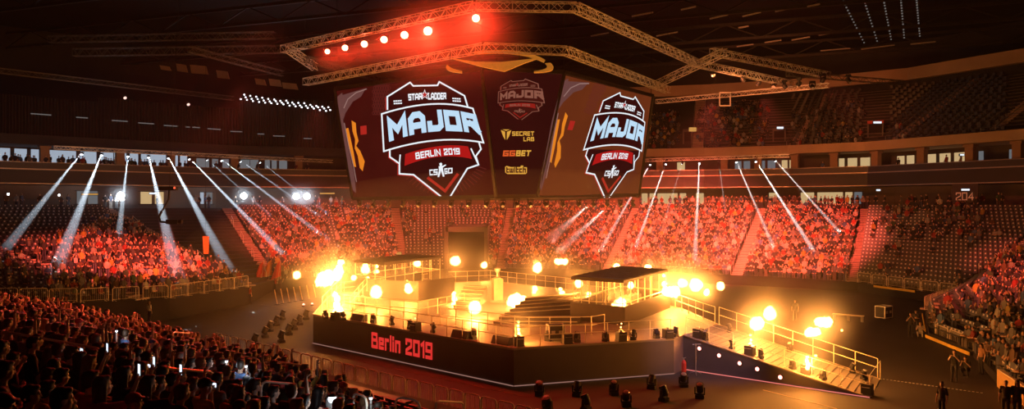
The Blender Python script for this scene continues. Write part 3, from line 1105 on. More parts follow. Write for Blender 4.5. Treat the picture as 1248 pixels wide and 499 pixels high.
def fill(mb, P, hm, pts, off):
    q = [P(*hm(u, v), off) for u, v in pts]
    mb.add(q, [tuple(range(len(q)))])


def line(mb, P, hm, pts, w, off, closed=False):
    for qd in ribbon(pts, w, closed):
        mb.add([P(*hm(a.x, a.y), off) for a in qd], [(0, 1, 2, 3)])


def arc(p, m, q, n=12):
    """points through p, m (middle), q"""
    c = (2 * m[0] - (p[0] + q[0]) / 2, 2 * m[1] - (p[1] + q[1]) / 2)
    return [((1 - t) ** 2 * p[0] + 2 * t * (1 - t) * c[0] + t * t * q[0], (1 - t) ** 2 * p[1] + 2 * t * (1 - t) * c[1] + t * t * q[1]) for t in [i / n for i in range(n + 1)]]


def shield(P, hm, scr, cw, cb_, cr, cd, cch):
    up = [(472.2, 134), (472, 118), (499.7, 100.6), (503.6, 104.8), (533.2, 104.1), (535.4, 99.9), (566, 116.8), (570, 130)]
    banner = arc((465.2, 139), (525, 127), (576.3, 132.4)) + list(reversed(arc((467.8, 184.6), (531, 171.3), (589.2, 174))))
    low = [(475, 183), (475.2, 191.5), (486.8, 199.6), (486.8, 212), (504, 213.2), (539, 241), (548, 241), (569.6, 205.6), (583.2, 201), (579.9, 190.5), (586.2, 182), (583.8, 174)]
    mb = MB(); fill(mb, P, hm, up, .02); fill(mb, P, hm, banner, .03); fill(mb, P, hm, low, .02); mb.build('shield_panel', cd, scr)
    mb = MB()
    line(mb, P, hm, up, 1.9, .05)
    line(mb, P, hm, banner, 1.9, .05, True)
    line(mb, P, hm, low[:6], 1.9, .05); line(mb, P, hm, low[6:], 1.9, .05)
    line(mb, P, hm, [(487.8, 188.5), (486.8, 200)], 1.6, .05); line(mb, P, hm, [(573.9, 181), (583.2, 201)], 1.7, .05)
    mb.build('shield_outline', cw, scr)
    mb = MB()
    line(mb, P, hm, [(p[0] - 1.9, p[1] + .6) for p in up[:2]], 1.2, .045)
    line(mb, P, hm, [(474, 185), (473.7, 192.3), (485, 200.4), (484.7, 213.2), (503, 214.6), (536, 241)], 1.2, .045)
    mb.build('red_echo', cch, scr)
    mb = MB(); fill(mb, P, hm, arc((493.9, 188), (534.7, 178.3), (570.5, 178.7)) + list(reversed(arc((493, 202.4), (535, 191.3), (575.3, 194)))), .04); mb.build('ribbon', cr, scr)
    mb = MB(); line(mb, P, hm, [(521, 216.6), (542.4, 233), (558.2, 212)], 3.4, .04); mb.build('chevron', cch, scr)

    def strip_f(tl, tm, tr, bl, bm, br):
        T, B = lambda s: arc_at(tl, tm, tr, s), lambda s: arc_at(bl, bm, br, s)

        def f(s, t):
            a, b = T(s), B(s)
            return P(*hm(b[0] + (a[0] - b[0]) * t, b[1] + (a[1] - b[1]) * t), .06)
        return f

    def arc_at(p, m, q, t):
        c = (2 * m[0] - (p[0] + q[0]) / 2, 2 * m[1] - (p[1] + q[1]) / 2)
        return ((1 - t) ** 2 * p[0] + 2 * t * (1 - t) * c[0] + t * t * q[0], (1 - t) ** 2 * p[1] + 2 * t * (1 - t) * c[1] + t * t * q[1])
    mb = MB(); text_on(mb, 'MAJOR', 1.75, .55, strip_f((471.2, 145.3), (527, 134), (580, 139.6), (474.3, 173.2), (530, 160.4), (586.5, 164))); mb.build('lettering', cb_, scr)
    mb = MB(); text_on(mb, 'BERLIN 2019', 1.3, .8, strip_f((506, 186.3), (533, 182), (560, 180.6), (506.8, 194.6), (534, 190.2), (560.6, 188.4))); mb.build('lettering', cw, scr)
    mb = MB()
    text_on(mb, 'STAR', 1.5, .35, strip_f((497.2, 114.6), (506, 113.9), (514.3, 113.2), (498, 122.8), (506, 122.0), (515, 121.3)))
    text_on(mb, 'LADDER', 1.5, .35, strip_f((521.6, 113.0), (533, 113), (543.6, 113), (521.8, 121.6), (533, 121.6), (543.9, 121.2)))
    mb.build('lettering', cw, scr)
    s = [(517.6 + math.sin(a * math.pi / 5) * (6.4 if a % 2 == 0 else 2.5), 115.6 - math.cos(a * math.pi / 5) * (6.8 if a % 2 == 0 else 2.6)) for a in range(10)]
    mb = MB(); fill(mb, P, hm, s, .065); st_ = mb.build('star_border', cw, scr)
    s = [(517.6 + math.sin(a * math.pi / 5) * (4.4 if a % 2 == 0 else 1.7), 115.6 - math.cos(a * math.pi / 5) * (4.8 if a % 2 == 0 else 1.8)) for a in range(10)]
    mb = MB(); fill(mb, P, hm, s, .075); mb.build('star', cr, scr)
    mb = MB()
    for (x0, y0, sl) in ((479.5, 122.6, -.06), (479.9, 125.6, -.06), (551.2, 119.2, .06), (551.6, 122.2, .06)):
        for k in range(4):
            fill(mb, P, hm, [(x0 + k * 2.6, y0 + sl * k * 2.6), (x0 + k * 2.6 + 2.2, y0 + sl * (k * 2.6 + 2.2)), (x0 + k * 2.6 + 2.2, y0 + 1.7 + sl * (k * 2.6 + 2.2)), (x0 + k * 2.6, y0 + 1.7 + sl * k * 2.6)], .05)
    mb.build('dash_marks', cw, scr)
    mb = MB()
    text_on(mb, 'CS', 1.4, .7, strip_f((523.2, 207), (528, 206.6), (533.5, 206.2), (523.6, 214), (528, 213.8), (533.5, 213.4)))
    text_on(mb, 'GO', 1.4, .7, strip_f((541.5, 205.4), (546, 205), (551.5, 204.6), (541.8, 212.6), (546, 212), (551.5, 211.4)))
    # small plain standing figure between the letters
    for poly in ([(535.2, 199.6), (537.6, 198.3), (539, 199.8), (538.6, 202.2), (536.2, 202.6)], [(534.6, 202.8), (539.6, 202.2), (540, 207.6), (535, 208.2)],
                 [(539, 202.4), (543.4, 200.6), (543.6, 201.8), (539.4, 204.6)], [(535, 208), (537.6, 207.8), (536.6, 212), (535.2, 216), (533.2, 216)], [(537.4, 207.8), (540, 207.4), (541, 212), (541.8, 215.4), (539.6, 215.6)]):
        fill(mb, P, hm, poly, .055)
    mb.build('lettering', cw, scr)


def quad_screen(name, P, px, m, label):
    mb = MB(); mb.prism([P(u, v) for u, v in px], -P.n * .2)
    o = mb.build(name, m, cube)
    o['label'] = label
    return o


def soft(u0, v0):
    return lambda u, v: (u, v)


sl = quad_screen('screen', SL, [(410, 111), (586.5, 86.5), (604, 239.8), (431, 242)], screen_mat('screen_dark_red', (.03, .002, .002), (.065, .006, .004), 1.0), 'wide dark red screen with the larger white shield')
sm = quad_screen('screen', SM, [(590, 86), (686, 90), (653, 238.8), (606.5, 239.6)], screen_mat('screen_black_red', (.02, .002, .002), (.032, .004, .003), 1.0), 'narrow screen with sponsor names under a dim red shield')
sr = quad_screen('screen', SR, [(689.5, 92), (794, 118.5), (777.5, 238), (656, 238.6)], screen_mat('screen_haze_brown', (.10, .018, .006), (.16, .034, .008), 1.0), 'screen with the smaller white shield on brown')  # brown tone: haze before this screen put into its colour
shield(SL, HL, sl, W_WHITE, W_BLUE, W_RED, W_DARK, W_DRED)
shield(SR, HR, sr, W_WHITE, W_BLUE, W_RED, W_DARK, W_DRED)
shield(SM, HM, sm, W_DIMW, W_DIMW, W_DIMR, W_DIMD, W_DIMR)

# the picture beside the shields: a curved dark glossy form, orange brush strokes, honeycomb, rays
AB = norm_h([(410, 113), (470, 105), (431, 242), (500, 241)], [(687, 93), (735, 106), (655, 238.5), (708, 238.5)])


def art(P, hm, scr):
    mb = MB()
    fill(mb, P, hm, [(411, 118), (417, 113), (420, 128), (418, 146), (424, 178), (432, 214), (434, 236), (430, 232), (424, 205), (415, 160)], .02)
    fill(mb, P, hm, [(417, 116), (446, 107.5), (440, 118), (430, 124), (421, 138), (418.5, 146), (417.5, 130)], .02)
    mb.build('glossy_curve', W_GREY, scr)
    mb = MB()
    line(mb, P, hm, [(447, 108.5), (434, 113), (424, 121), (419, 132)], 1.1, .04)
    line(mb, P, hm, [(419.5, 150), (425, 178), (431, 203), (434.5, 222)], .9, .04)
    mb.build('bright_edge', W_LGREY, scr)
    mb = MB()
    fill(mb, P, hm, [(421.5, 157), (424.5, 156), (428, 172), (431, 186), (434, 204), (431.5, 203), (426, 182)], .03)
    fill(mb, P, hm, [(428.5, 147), (433.5, 150), (434.5, 162), (437, 172), (434, 178), (439, 184), (444.5, 197), (442, 209), (438.6, 205), (436, 190), (432.4, 181), (432.8, 170), (429.6, 160)], .03)
    mb.build('orange_strokes', W_ORANGE, scr)
    mb = MB()
    fill(mb, P, hm, [(439, 154), (446.6, 153), (447, 163.6), (439.6, 164.6)], .025)
    mb.build('red_block', W_DRED, scr)
    mb = MB()
    for i in range(7):
        for j in range(9):
            x, y = 455 + i * 3.0 + (j % 2) * 1.5, 103 + j * 4.4
            if y > 103 + i * -1.0 and x < 471 - max(0, 118 - y) * -.9 and x + y * .2 > 474:
                line(mb, P, hm, [(x + 1.5 * math.cos(a * 1.0472), y + 2.0 * math.sin(a * 1.0472)) for a in range(6)], .5, .03, True)
    mb.build('honeycomb', W_MESH, scr)


art(SL, HL, sl)
art(SR, AB, sr)


def rays(P, hm, scr):
    mb = MB()
    for i in range(26):
        a = math.radians(20 + i * 5.6)
        if 72 < math.degrees(a) < 98:
            continue
        c = (540, 190)
        r0, r1 = 44, 56
        line(mb, P, hm, [(c[0] + r0 * math.cos(a), min(c[1] + r0 * .85 * math.sin(a), 239)), (c[0] + r1 * math.cos(a), min(c[1] + r1 * .85 * math.sin(a) + .2, 239.6))], .9, .012)
    mb.build('burst_lines', W_MESH, scr)


rays(SL, HL, sl)
rays(SR, HR, sr)


def box_f(P, tl, tr, bl, br, off=.05):
    def f(s, t):
        a = (bl[0] + (br[0] - bl[0]) * s, bl[1] + (br[1] - bl[1]) * s)
        b = (tl[0] + (tr[0] - tl[0]) * s, tl[1] + (tr[1] - tl[1]) * s)
        return P(a[0] + (b[0] - a[0]) * t, a[1] + (b[1] - a[1]) * t, off)
    return f


mb = MB()
for poly in ([(610.4, 158.6), (615.6, 160.6), (615.8, 170.8), (613.2, 166.4)], [(623.2, 158.8), (617.8, 160.8), (617.6, 170.8), (620.4, 166.4)], [(612, 157.9), (621.6, 158), (617, 159.6)]):
    fill(mb, SM, HL, poly, .05)
text_on(mb, 'SECRET', 1.3, .9, box_f(SM, (624.2, 160.4), (651, 160.2), (624.2, 165.8), (651, 165.6)))
text_on(mb, 'LAB', 1.3, .9, box_f(SM, (638, 167.2), (651, 167), (638, 172.4), (651, 172.2)))
mb.build('lettering', W_GOLD, sm)
mb = MB(); text_on(mb, 'GG', 1.5, .7, box_f(SM, (613.6, 183.6), (628.4, 183.4), (612.6, 190.8), (627.6, 190.6))); mb.build('lettering', W_OR2, sm)
mb = MB(); text_on(mb, 'BET', 1.5, .7, box_f(SM, (629.4, 183.4), (647.6, 183.2), (628.6, 190.6), (646.2, 190.4))); mb.build('lettering', W_GOLD, sm)
mb = MB(); fill(mb, SM, HL, [(615.6, 203.6), (617.4, 202.4), (622.8, 203.8), (634, 203.8), (635, 202), (637.6, 202), (638, 204), (642.2, 204), (642.2, 211), (640.4, 212.4), (618.4, 212.4), (615.6, 210.4)], .05); mb.build('logo_shape', W_GOLD, sm)
mb = MB(); text_on(mb, 'twitch', 1.5, .7, box_f(SM, (617, 203.8), (641, 203.8), (617, 210.8), (641, 210.8), .07)); mb.build('lettering', W_DIMD, sm)
# lamps hung in a row under the cube
def dome_lamp():
    k = Kind('cube_lamp')
    mb = MB(); mb.box((0, 0, -.08), (.4, .34, .16)); k.part('base', mb.mesh('base', M_BLACK))
    mb = MB()
    mb.box((0, 0, -.15), (.46, .14, .05))
    for s in (-1, 1):
        mb.prism([(s * .2, -.07, -.14), (s * .2, .07, -.14), (s * .2, .05, -.45), (s * .2, -.05, -.45)], (s * .05, 0, 0))
    k.part('yoke', mb.mesh('yoke', M_BLACK))
    mb = MB(); mb.lathe((0, .12, -.3), [(.12, 0), (.17, .1), (.18, .3), (.16, .4)], 14, (0, -.5, -.6))
    l = MB(); l.lathe((0, -.14, -.62), [(.15, 0), (.1, .03)], 14, (0, -.5, -.6))
    k.part('head', mb.mesh('head', M_BLACK), [('lens', l.mesh('lens', MATS['lens_glass']))])
    return k


KD = dome_lamp()
cnt = 0
for (a, b, n, w) in [(BOTF[0], BOTF[1], 9, 'wide dark red screen'), (BOTF[1], BOTF[2], 3, 'narrow sponsor screen'), (BOTF[2], BOTF[3], 7, 'brown screen')]:
    for i in range(n):
        p = a.lerp(b, (i + .5) / n)
        KD.put((p.x, p.y, ZBOT - .14), math.atan2((b - a).y, (b - a).x) + R.uniform(-.6, .6), 'black moving lamp hanging under the %s, %s counted from its outer end' % (w, nth((i if b is not BOTF[3] else n - 1 - i) + 1)), 'stage light', 'lamps under the video cube')

# the hanging orange emblem above the narrow screen
emb = thing('hanging_emblem', 'orange emblem of a broad wedge between two crescents hanging over the narrow screen', 'emblem', pix(610, 75, 56.8))
M_EMB = mat('emblem_orange_glow', (.5, .3, .06), .5, emit=(1, .42, .05), strength=.22)  # firelight falling on the emblem put in as a faint glow
yE = 56.8
def pe(u, v, y=yE): return pix(u, v, y)
def flatpart(name, px, depth=.35):
    mb = MB(); mb.prism([pe(u, v) for u, v in px], (0, depth, 0)); return mb.build(name, M_EMB, emb)
flatpart('wedge', [(549, 70.5), (578, 75), (612, 75.5), (657.5, 70.5), (640, 76.5), (614.6, 87), (585, 80.5)])
top_, low_ = arc((578, 62.5), (630, 62), (664.5, 73), 10), arc((578, 66), (628, 66), (663, 76), 10)
for i_ in range(1):
    mb = MB()
    for j in range(10):
        mb.prism([pe(*top_[j]), pe(*top_[j + 1]), pe(*low_[j + 1]), pe(*low_[j])], (0, .3, 0))
    mb.build('upper_arc', M_EMB, emb)
out_, in_ = arc((671, 76.5), (672.5, 85.5), (651, 88.6), 10), arc((664.6, 77), (665.5, 83), (651, 86.8), 10)
mb = MB()
for j in range(10):
    mb.prism([pe(*out_[j]), pe(*out_[j + 1]), pe(*in_[j + 1]), pe(*in_[j])], (0, .3, 0))
mb.build('crescent', M_EMB, emb)
out_, in_ = arc((544.8, 79), (546, 85.5), (563, 88.8), 10), arc((546, 79.5), (552, 83.5), (563, 86.4), 10)
mb = MB()
for j in range(10):
    mb.prism([pe(*out_[j]), pe(*out_[j + 1]), pe(*in_[j + 1]), pe(*in_[j])], (0, .3, 0))
mb.build('crescent', M_EMB, emb)
for (u, v) in ((577, 76), (606, 76), (614, 76), (633, 75), (668, 78), (548, 81)):
    mb = MB(); mb.tube([pe(u, v) + Vector((0, .15, 0)), pe(u, 61) + Vector((0, .15, 0))], .025, 6)
    mb.build('hanger_rod', M_BLACK, emb)

# ------------------------------------------------------------------ trusses
def truss(label, p, q, w=.52, h=.6, bay=.62, group='lighting trusses under the roof', name='lighting_truss', m=None):
    m = m or (mat('dimmed_truss', (.12, .11, .10), .5, .4) if 'dim' in label or 'long thin' in label or 'slanting' in label else M_ALU)  # dim light on the outlying trusses put into a darker colour
    p, q = Vector(p), Vector(q)
    d = (q - p)
    L = d.length
    d.normalize()
    x = d.cross(Vector((0, 0, 1))).normalized()
    z = x.cross(d)
    t = thing(name, label, 'truss', (p + q) / 2, group)
    cs = [x * (a * w / 2) + z * (b * h / 2) for a, b in ((-1, -1), (1, -1), (1, 1), (-1, 1))]
    for c in cs:
        mb = MB(); mb.bar(p + c, q + c, .06); mb.build('chord', m, t)
    mb = MB()
    n = max(3, round(L / bay))
    for i in range(n):
        a, b = p + d * (L * i / n), p + d * (L * (i + 1) / n)
        for j in range(4):
            c, e = cs[j], cs[(j + 1) % 4]
            mb.bar((a if i % 2 else b) + c, (b if i % 2 else a) + e, .035)
        if i % 4 == 0:
            for j in range(4):
                mb.bar(a + cs[j], a + cs[(j + 1) % 4], .035)
    mb.build('lattice', m, t)
    return t


ZU, ZL = 23.1, 21.0
def pz(u, v, z):
    y = (z - CAMZ) * F / (249.5 - v)
    return Vector(((u - 624) / F * y, y, z))


U0, U1, U2, U3 = pz(345, 60, ZU), pz(580, 7, ZU), pz(702, 9, ZU), pz(852, 78, ZU)
L0, L1, L2, L3 = pz(372, 100, ZL), pz(590, 58, ZL), pz(690, 62, ZL), pz(814, 110, ZL)
truss('high truss above the wide screen with the red lamps under it', U0, U1)
truss('high short truss before the narrow screen', U1, U2)
truss('high truss above the brown screen', U2, U3)
truss('lower truss along the top of the wide screen', L0, L1)
truss('lower short truss over the narrow screen and the orange emblem', L1, L2)
truss('lower truss along the top of the brown screen', L2, L3)
truss('short linking truss below the high corner with the first red lamp', pz(352, 60, ZU), pz(384, 82, ZU - .6))
truss('slanting truss that meets the lower truss at the top of the wide screen', pz(372, 72, 22), pz(477, 100, 21), .45, .45)
truss('pair link truss crossing from the lower to the high truss over the brown screen', pz(798, 104, 21.6), pz(884, 63, 23.2))
truss('truss running out from the crossing towards the beige bulkhead, upper one', pz(868, 63, 23.2), pz(1010, 92, 23.2))
truss('truss running out from the crossing towards the beige bulkhead, lower one', pz(842, 76, 22.6), pz(968, 103, 22.6))
truss('dim truss trailing away under the roof towards the empty upper seats', pz(960, 90, 23), pz(1100, 101, 23), .45, .45)
truss('slender truss hanging before the upper stand beneath the beige bulkhead', pz(800, 124, 23), pz(1010, 104, 23), .42, .5)
truss('dim truss in the dark above the black curtains, upper one', pz(60, 48, 25.5), pz(335, 43, 25.5), .5, .6)
truss('dim truss in the dark above the black curtains, lower one', pz(90, 64, 24.5), pz(350, 60, 24.5), .5, .7)
truss('long thin truss running down towards the row of white roof lamps', pz(-10, 85, 23.5), pz(284, 120, 23.5), .4, .5)
truss('dim truss beside the high truss corner', pz(230, 60, 24), pz(345, 90, 23), .4, .5)
YL0, YL1 = pz(66, 180, 16.6), pz(405, 197, 16.4)
truss('long slim truss carrying the white beam lamps before the suites with pale windows', YL0, YL1, .35, .4, .5)
YR0, YR1 = pz(774, 196, 16.3), pz(962, 190, 16.3)
truss('long slim truss carrying the white beam lamps before the suites with warm windows', YR0, YR1, .35, .4, .5)
for i, (u, v) in enumerate([(925, 96), (943, 99), (956, 100), (974, 97), (990, 101), (1003, 92), (1034, 93), (905, 91), (868, 84)]):
    KD.put(pz(u, v - 2, 22.7), R.uniform(-3, 3), 'dark moving lamp hanging under the trusses towards the bulkhead, %s of nine' % ['second', 'third', 'fourth', 'fifth', 'sixth', 'seventh', 'outermost', 'first', 'innermost'][i], 'stage light', 'lamps under the outer trusses', 1.3)
t = thing('rigging_square', 'thin square metal frame hanging on the slender truss by the upper stand', 'frame', pz(885, 112, 23))
mb = MB(); q = [pz(876, 112, 23), pz(890, 111.5, 23)]
y = q[0].y
c4 = [pix(877, 113, y), pix(890, 113, y), pix(890, 129, y), pix(877, 129, y)]
for i in range(4):
    mb = MB(); mb.bar(c4[i], c4[(i + 1) % 4], .12); mb.build('tube', M_ALU, t)
# thin hanging wires for the truss rings and cube
for i, p in enumerate([U0, U1, U2, U3, L0, L1, L2, L3]):
    mb = MB(); mb.tube([p + Vector((0, 0, .3)), Vector((p.x, p.y, 34.9))], .02, 5)
    tag(mb.build('hoist_chain', M_BLACK), 'thin hoist chain from the dark roof down to a %s truss corner, %s of four' % ('high' if i < 4 else 'lower', nth(i % 4 + 1)), 'chain', 'hoist chains of the truss rings')
for i, p in enumerate(TOPF):
    mb = MB(); mb.tube([shr(p), Vector((p.x, p.y + .8, 34.9))], .03, 5)
    tag(mb.build('hoist_chain', M_BLACK), 'thick hoist chain from the roof to the top of the video cube, %s of four' % nth(i + 1), 'chain', 'hoist chains of the video cube')


# ------------------------------------------------------------------ lamps
def par_can(name, m):
    """round lamp that shines along -y"""
    k = Kind(name)
    mb = MB(); mb.lathe((0, .34, 0), [(.16, 0), (.24, .08), (.28, .32), (.3, .34), (.3, .4), (.26, .4)], 18, (0, -1, 0))
    l = MB(); l.lathe((0, -.06, 0), [(.27, 0), (.25, .03), (.1, .06)], 18, (0, -1, 0))
    k.part('housing', mb.mesh('housing', M_BLACK), [('lens', l.mesh('lens', m))])
    mb = MB()
    for s in (-1, 1):
        mb.bar((s * .33, .1, -.02), (s * .33, .1, .42), .04)
    mb.bar((-.35, .1, .42), (.35, .1, .42), .05)
    mb.bar((0, .1, .42), (0, .1, .62), .05)
    k.part('bracket', mb.mesh('bracket', M_BLACK))
    return k


def haze_mat(name, density, aniso, col=(1, 1, 1)):
    m = bpy.data.materials.new(name); m.use_nodes = True
    nt = m.node_tree; nt.nodes.remove(nt.nodes['Principled BSDF'])
    v = nt.nodes.new('ShaderNodeVolumeScatter')
    v.inputs['Density'].default_value = density; v.inputs['Anisotropy'].default_value = aniso; v.inputs['Color'].default_value = (*col, 1)
    nt.links.new(v.outputs[0], nt.nodes['Material Output'].inputs['Volume'])
    return m


def puff_mat(name, density):
    """smoke that thins out from the middle of its ball (unit ball, scaled)"""
    m = haze_mat(name, density, 0)
    nt = m.node_tree
    v = [n for n in nt.nodes if n.type == 'VOLUME_SCATTER'][0]
    tc = nt.nodes.new('ShaderNodeTexCoord'); ln = nt.nodes.new('ShaderNodeVectorMath'); ln.operation = 'LENGTH'
    sb = nt.nodes.new('ShaderNodeMath'); sb.operation = 'SUBTRACT'; sb.inputs[0].default_value = 1; sb.use_clamp = True
    pw = nt.nodes.new('ShaderNodeMath'); pw.operation = 'POWER'; pw.inputs[1].default_value = 2
    ml = nt.nodes.new('ShaderNodeMath'); ml.operation = 'MULTIPLY'; ml.inputs[1].default_value = density
    nt.links.new(tc.outputs['Object'], ln.inputs[0]); nt.links.new(ln.outputs['Value'], sb.inputs[1]); nt.links.new(sb.outputs[0], pw.inputs[0])
    nt.links.new(pw.outputs[0], ml.inputs[0]); nt.links.new(ml.outputs[0], v.inputs['Density'])
    return m


M_PUFF = puff_mat('halo_smoke', .07)
PUFF = MB().ell((0, 0, 0), (1, 1, 1), 24, 16).mesh('smoke', M_PUFF)


def puff(p, r, label, parent=None):
    o = bpy.data.objects.new('smoke', PUFF); COL.objects.link(o); o.location = p; o.scale = (r, r, r)
    o['kind'] = 'stuff'
    if parent is not None:
        o.parent = parent
    else:
        tag(o, label, 'smoke')
    return o


LIGHTS = []


def light(kind, name, loc, col, power, tgt=None, **kw):
    l = bpy.data.lights.new(name, kind)
    l.color = col
    l.energy = power
    for k, v in kw.items():
        setattr(l, k, v)
    o = bpy.data.objects.new(name, l)
    COL.objects.link(o)
    o.location = loc
    if tgt is not None:
        o.rotation_euler = (Vector(tgt) - Vector(loc)).to_track_quat('-Z', 'Y').to_euler()
    return o


K_RED = par_can('red_lamp', glow('red_lamp_face', (1.0, .26, .14), 14.0))
for i, (u, v, rr) in enumerate([(580, 22.5, 4.6), (521.5, 38, 5.2), (493, 43, 4.6), (468, 48.5, 4.2), (444, 54, 4), (420.5, 58.5, 3.6), (399, 63, 3)]):
    p = pz(u, v, 22.25)
    to = Vector((0, 0, CAMZ)) - p
    sc = rr * 2 / F * p.y / .54
    rz = math.atan2(to.x, -to.y) if True else 0
    K_RED.put(p, math.atan2(to.y, to.x) + math.pi / 2, 'round glowing red lamp under the high truss, %s counted outwards from the narrow screen' % nth(i + 1), 'lamp', 'red lamps on the high truss', sc)
    q = p + to.normalized() * .9
    light('SPOT', 'red_lamp_light', p + to.normalized() * .5, (1, .03, .012), 9000 if i < 2 else 1800, p + to + Vector((0, 0, -14)), spot_size=2.3, spot_blend=.8, shadow_soft_size=.25)
    puff(p + to.normalized() * (1.3 if i < 2 else .8) + Vector((0, 0, -.6)), 5.2 if i < 2 else 2.4, 'added smoke for the halo of the %s red lamp of the high truss' % nth(i + 1))
K_FLOOD = par_can('flood_lamp', glow('flood_lamp_face', (.8, .9, 1.0), 22.0))
for i, (u, v, zz) in enumerate([(72, 238, 0), (147, 238.5, 1), (297, 239, 1), (361, 239.5, 1), (374, 239.5, 1), (10, 237, 0)]):
    p, d, n = ring_u(u, 1.0)
    p.z = CAMZ - (v - 249.5) / F * p.y
    to = Vector((0, 0, CAMZ)) - p
    (K_FLOOD).put(p, math.atan2(to.y, to.x) + math.pi / 2, 'white flood lamp under the suites fascia, %s from the outer end' % nth([2, 3, 4, 5, 6, 1][i]), 'lamp', 'white flood lamps of the concourse', (1.7 if zz else .45))
    if zz:
        q = p + to.normalized() * .8
        light('POINT', 'flood_light', q, (.75, .87, 1), 500, shadow_soft_size=.3)
        puff(q, 3.2, 'added smoke for the halo of the %s flood lamp from the outer end' % nth([2, 3, 4, 5, 6, 1][i]))

# beam lamps and their beams in the haze
def beam_lamp():
    k = Kind('beam_lamp')
    mb = MB(); mb.box((0, 0, .12), (.34, .3, .2)); mb.box((0, 0, .28), (.1, .1, .2)); k.part('base', mb.mesh('base', M_BLACK))
    mb = MB()
    for s in (-1, 1):
        mb.prism([(s * .17, -.06, .05), (s * .17, .06, .05), (s * .17, .05, -.3), (s * .17, -.05, -.3)], (s * .04, 0, 0))
    k.part('yoke', mb.mesh('yoke', M_BLACK))
    mb = MB(); mb.lathe((0, .05, -.12), [(.1, 0), (.15, .08), (.15, .34), (.17, .36)], 14, (0, -.5, -.85))
    l = MB(); l.lathe((0, -.13, -.43), [(.14, 0), (.08, .03)], 14, (0, -.5, -.85))
    k.part('head', mb.mesh('head', M_BLACK), [('lens', l.mesh('lens', glow('beam_lens', (.85, .93, 1), 9.0)))])
    return k


K_BEAM = beam_lamp()
BEAMS = [  # start pixel, end pixel, height where it ends, strength
    ('l', 100, 190, 4, 302, 5.5, .55), ('l', 124, 191, 68, 328, 3.0, 1.0), ('l', 156, 192.5, 146, 295, 4.0, .55), ('l', 181, 193, 217, 342, 2.8, 1.0), ('l', 205, 194, 276, 331, 2.8, 1.15),
    ('l', 230, 195, 346, 316, 2.5, 1.2), ('l', 251, 196.5, 330, 262, 0, .25), ('l', 269, 197, 402, 296, 4.0, .8), ('l', 292, 197.5, 395, 266, 0, .4), ('l', 316, 198.5, 400, 262, 0, .22),
    ('r', 793, 201, 728, 309, 3.5, .8), ('r', 812, 200, 772, 306, 3.5, 1.0), ('r', 832, 199.5, 812, 268, 7.0, .25), ('r', 852.5, 198.5, 845, 318, 3.0, 1.0), ('r', 876, 197, 888, 264, 0, .2),
    ('r', 897, 196, 945, 306, 3.5, .75), ('r', 920.5, 195, 990, 310, 3.2, 1.5), ('r', 944, 194, 1028, 288, 4.5, .8), ('m', 741, 247, 682, 306, 3.2, .4), ('m', 716, 248, 668, 292, 4.5, .25)]
GRID = [bowl(k / 12, 0, r) + Vector((0, 0, .8)) for k in range(0, (NK - 1) * 12) for r in range(ROWS)]
GRID = [(p, proj(p)) for p in GRID if p.y > 40]


def stand_hit(u, v):
    """spot on the lower stand seen at that place in the picture"""
    return min(GRID, key=lambda g: (g[1][0] - u) ** 2 + (g[1][1] - v) ** 2)[0]


M_BEAMHAZE = haze_mat('beam_haze', .03, .1)
TL, TR_ = (YL0, YL1), (YR0, YR1)
for i, (side, u0, v0, u1, v1, ze, st) in enumerate(BEAMS):
    if side == 'm':
        a, b = BOTF[2], BOTF[3]
        s = (u0 - 624) / F
        t = (s * a.y - a.x) / ((b - a).x - s * (b - a).y)
        p = a.lerp(b, t); p.z = ZBOT - .75
    else:
        a, b = TL if side == 'l' else TR_
        s = (u0 - 624) / F
        t = (s * a.y - a.x) / ((b - a).x - s * (b - a).y)
        p = a.lerp(b, t)
        p.z -= .42
        rail = 'suites with pale windows' if side == 'l' else 'suites with warm windows'
        n_ = [j for j, q in enumerate(BEAMS) if q[0] == side].index(i) + 1
    e = stand_hit(u1, v1)
    # ends where the picture shows it, but on a slant that stays in front of the stand
    d = (e - p).normalized()
    if side != 'm':
        K_BEAM.put(p + Vector((0, 0, .15)), math.atan2(d.y, d.x) + math.pi / 2, 'small beam lamp on truss before the %s, %s from the %s' % (rail, nth(n_), 'dark end' if side == 'l' else 'video cube'), 'stage light', 'beam lamps before the suites')
    L = (e - p).length
    q = p + d * .35
    col = (.72, .86, 1.0) if side == 'l' else (1.0, .84, .78)
    light('SPOT', 'beam_light', q, col, 800000 * st, e, spot_size=math.radians(2.3), spot_blend=.35, shadow_soft_size=.05)
    mb = MB()
    x = d.orthogonal().normalized(); y = d.cross(x)
    vs = []
    for (s_, r_) in ((.36, .07), (L - .0, .07 + (L - .36) * math.tan(math.radians(1.25)))):
        for k in range(14):
            a_ = 2 * math.pi * k / 14
            vs.append(p + d * s_ + (x * math.cos(a_) + y * math.sin(a_)) * r_)
    mb.add(vs, [(k, (k + 1) % 14, 14 + (k + 1) % 14, 14 + k) for k in range(14)] + [tuple(range(13, -1, -1)), tuple(range(14, 28))])
    where = ('under the brown screen' if side == 'm' else 'from the lamps before the ' + rail)
    tag(mb.build('light_beam', M_BEAMHAZE), 'pale light beam slanting through haze %s, %s' % (where, nth(n_ if side != 'm' else i - 17)), 'light beam', 'white beams over the stands', kind='stuff')
# ------------------------------------------------------------------ fire
from mathutils import noise


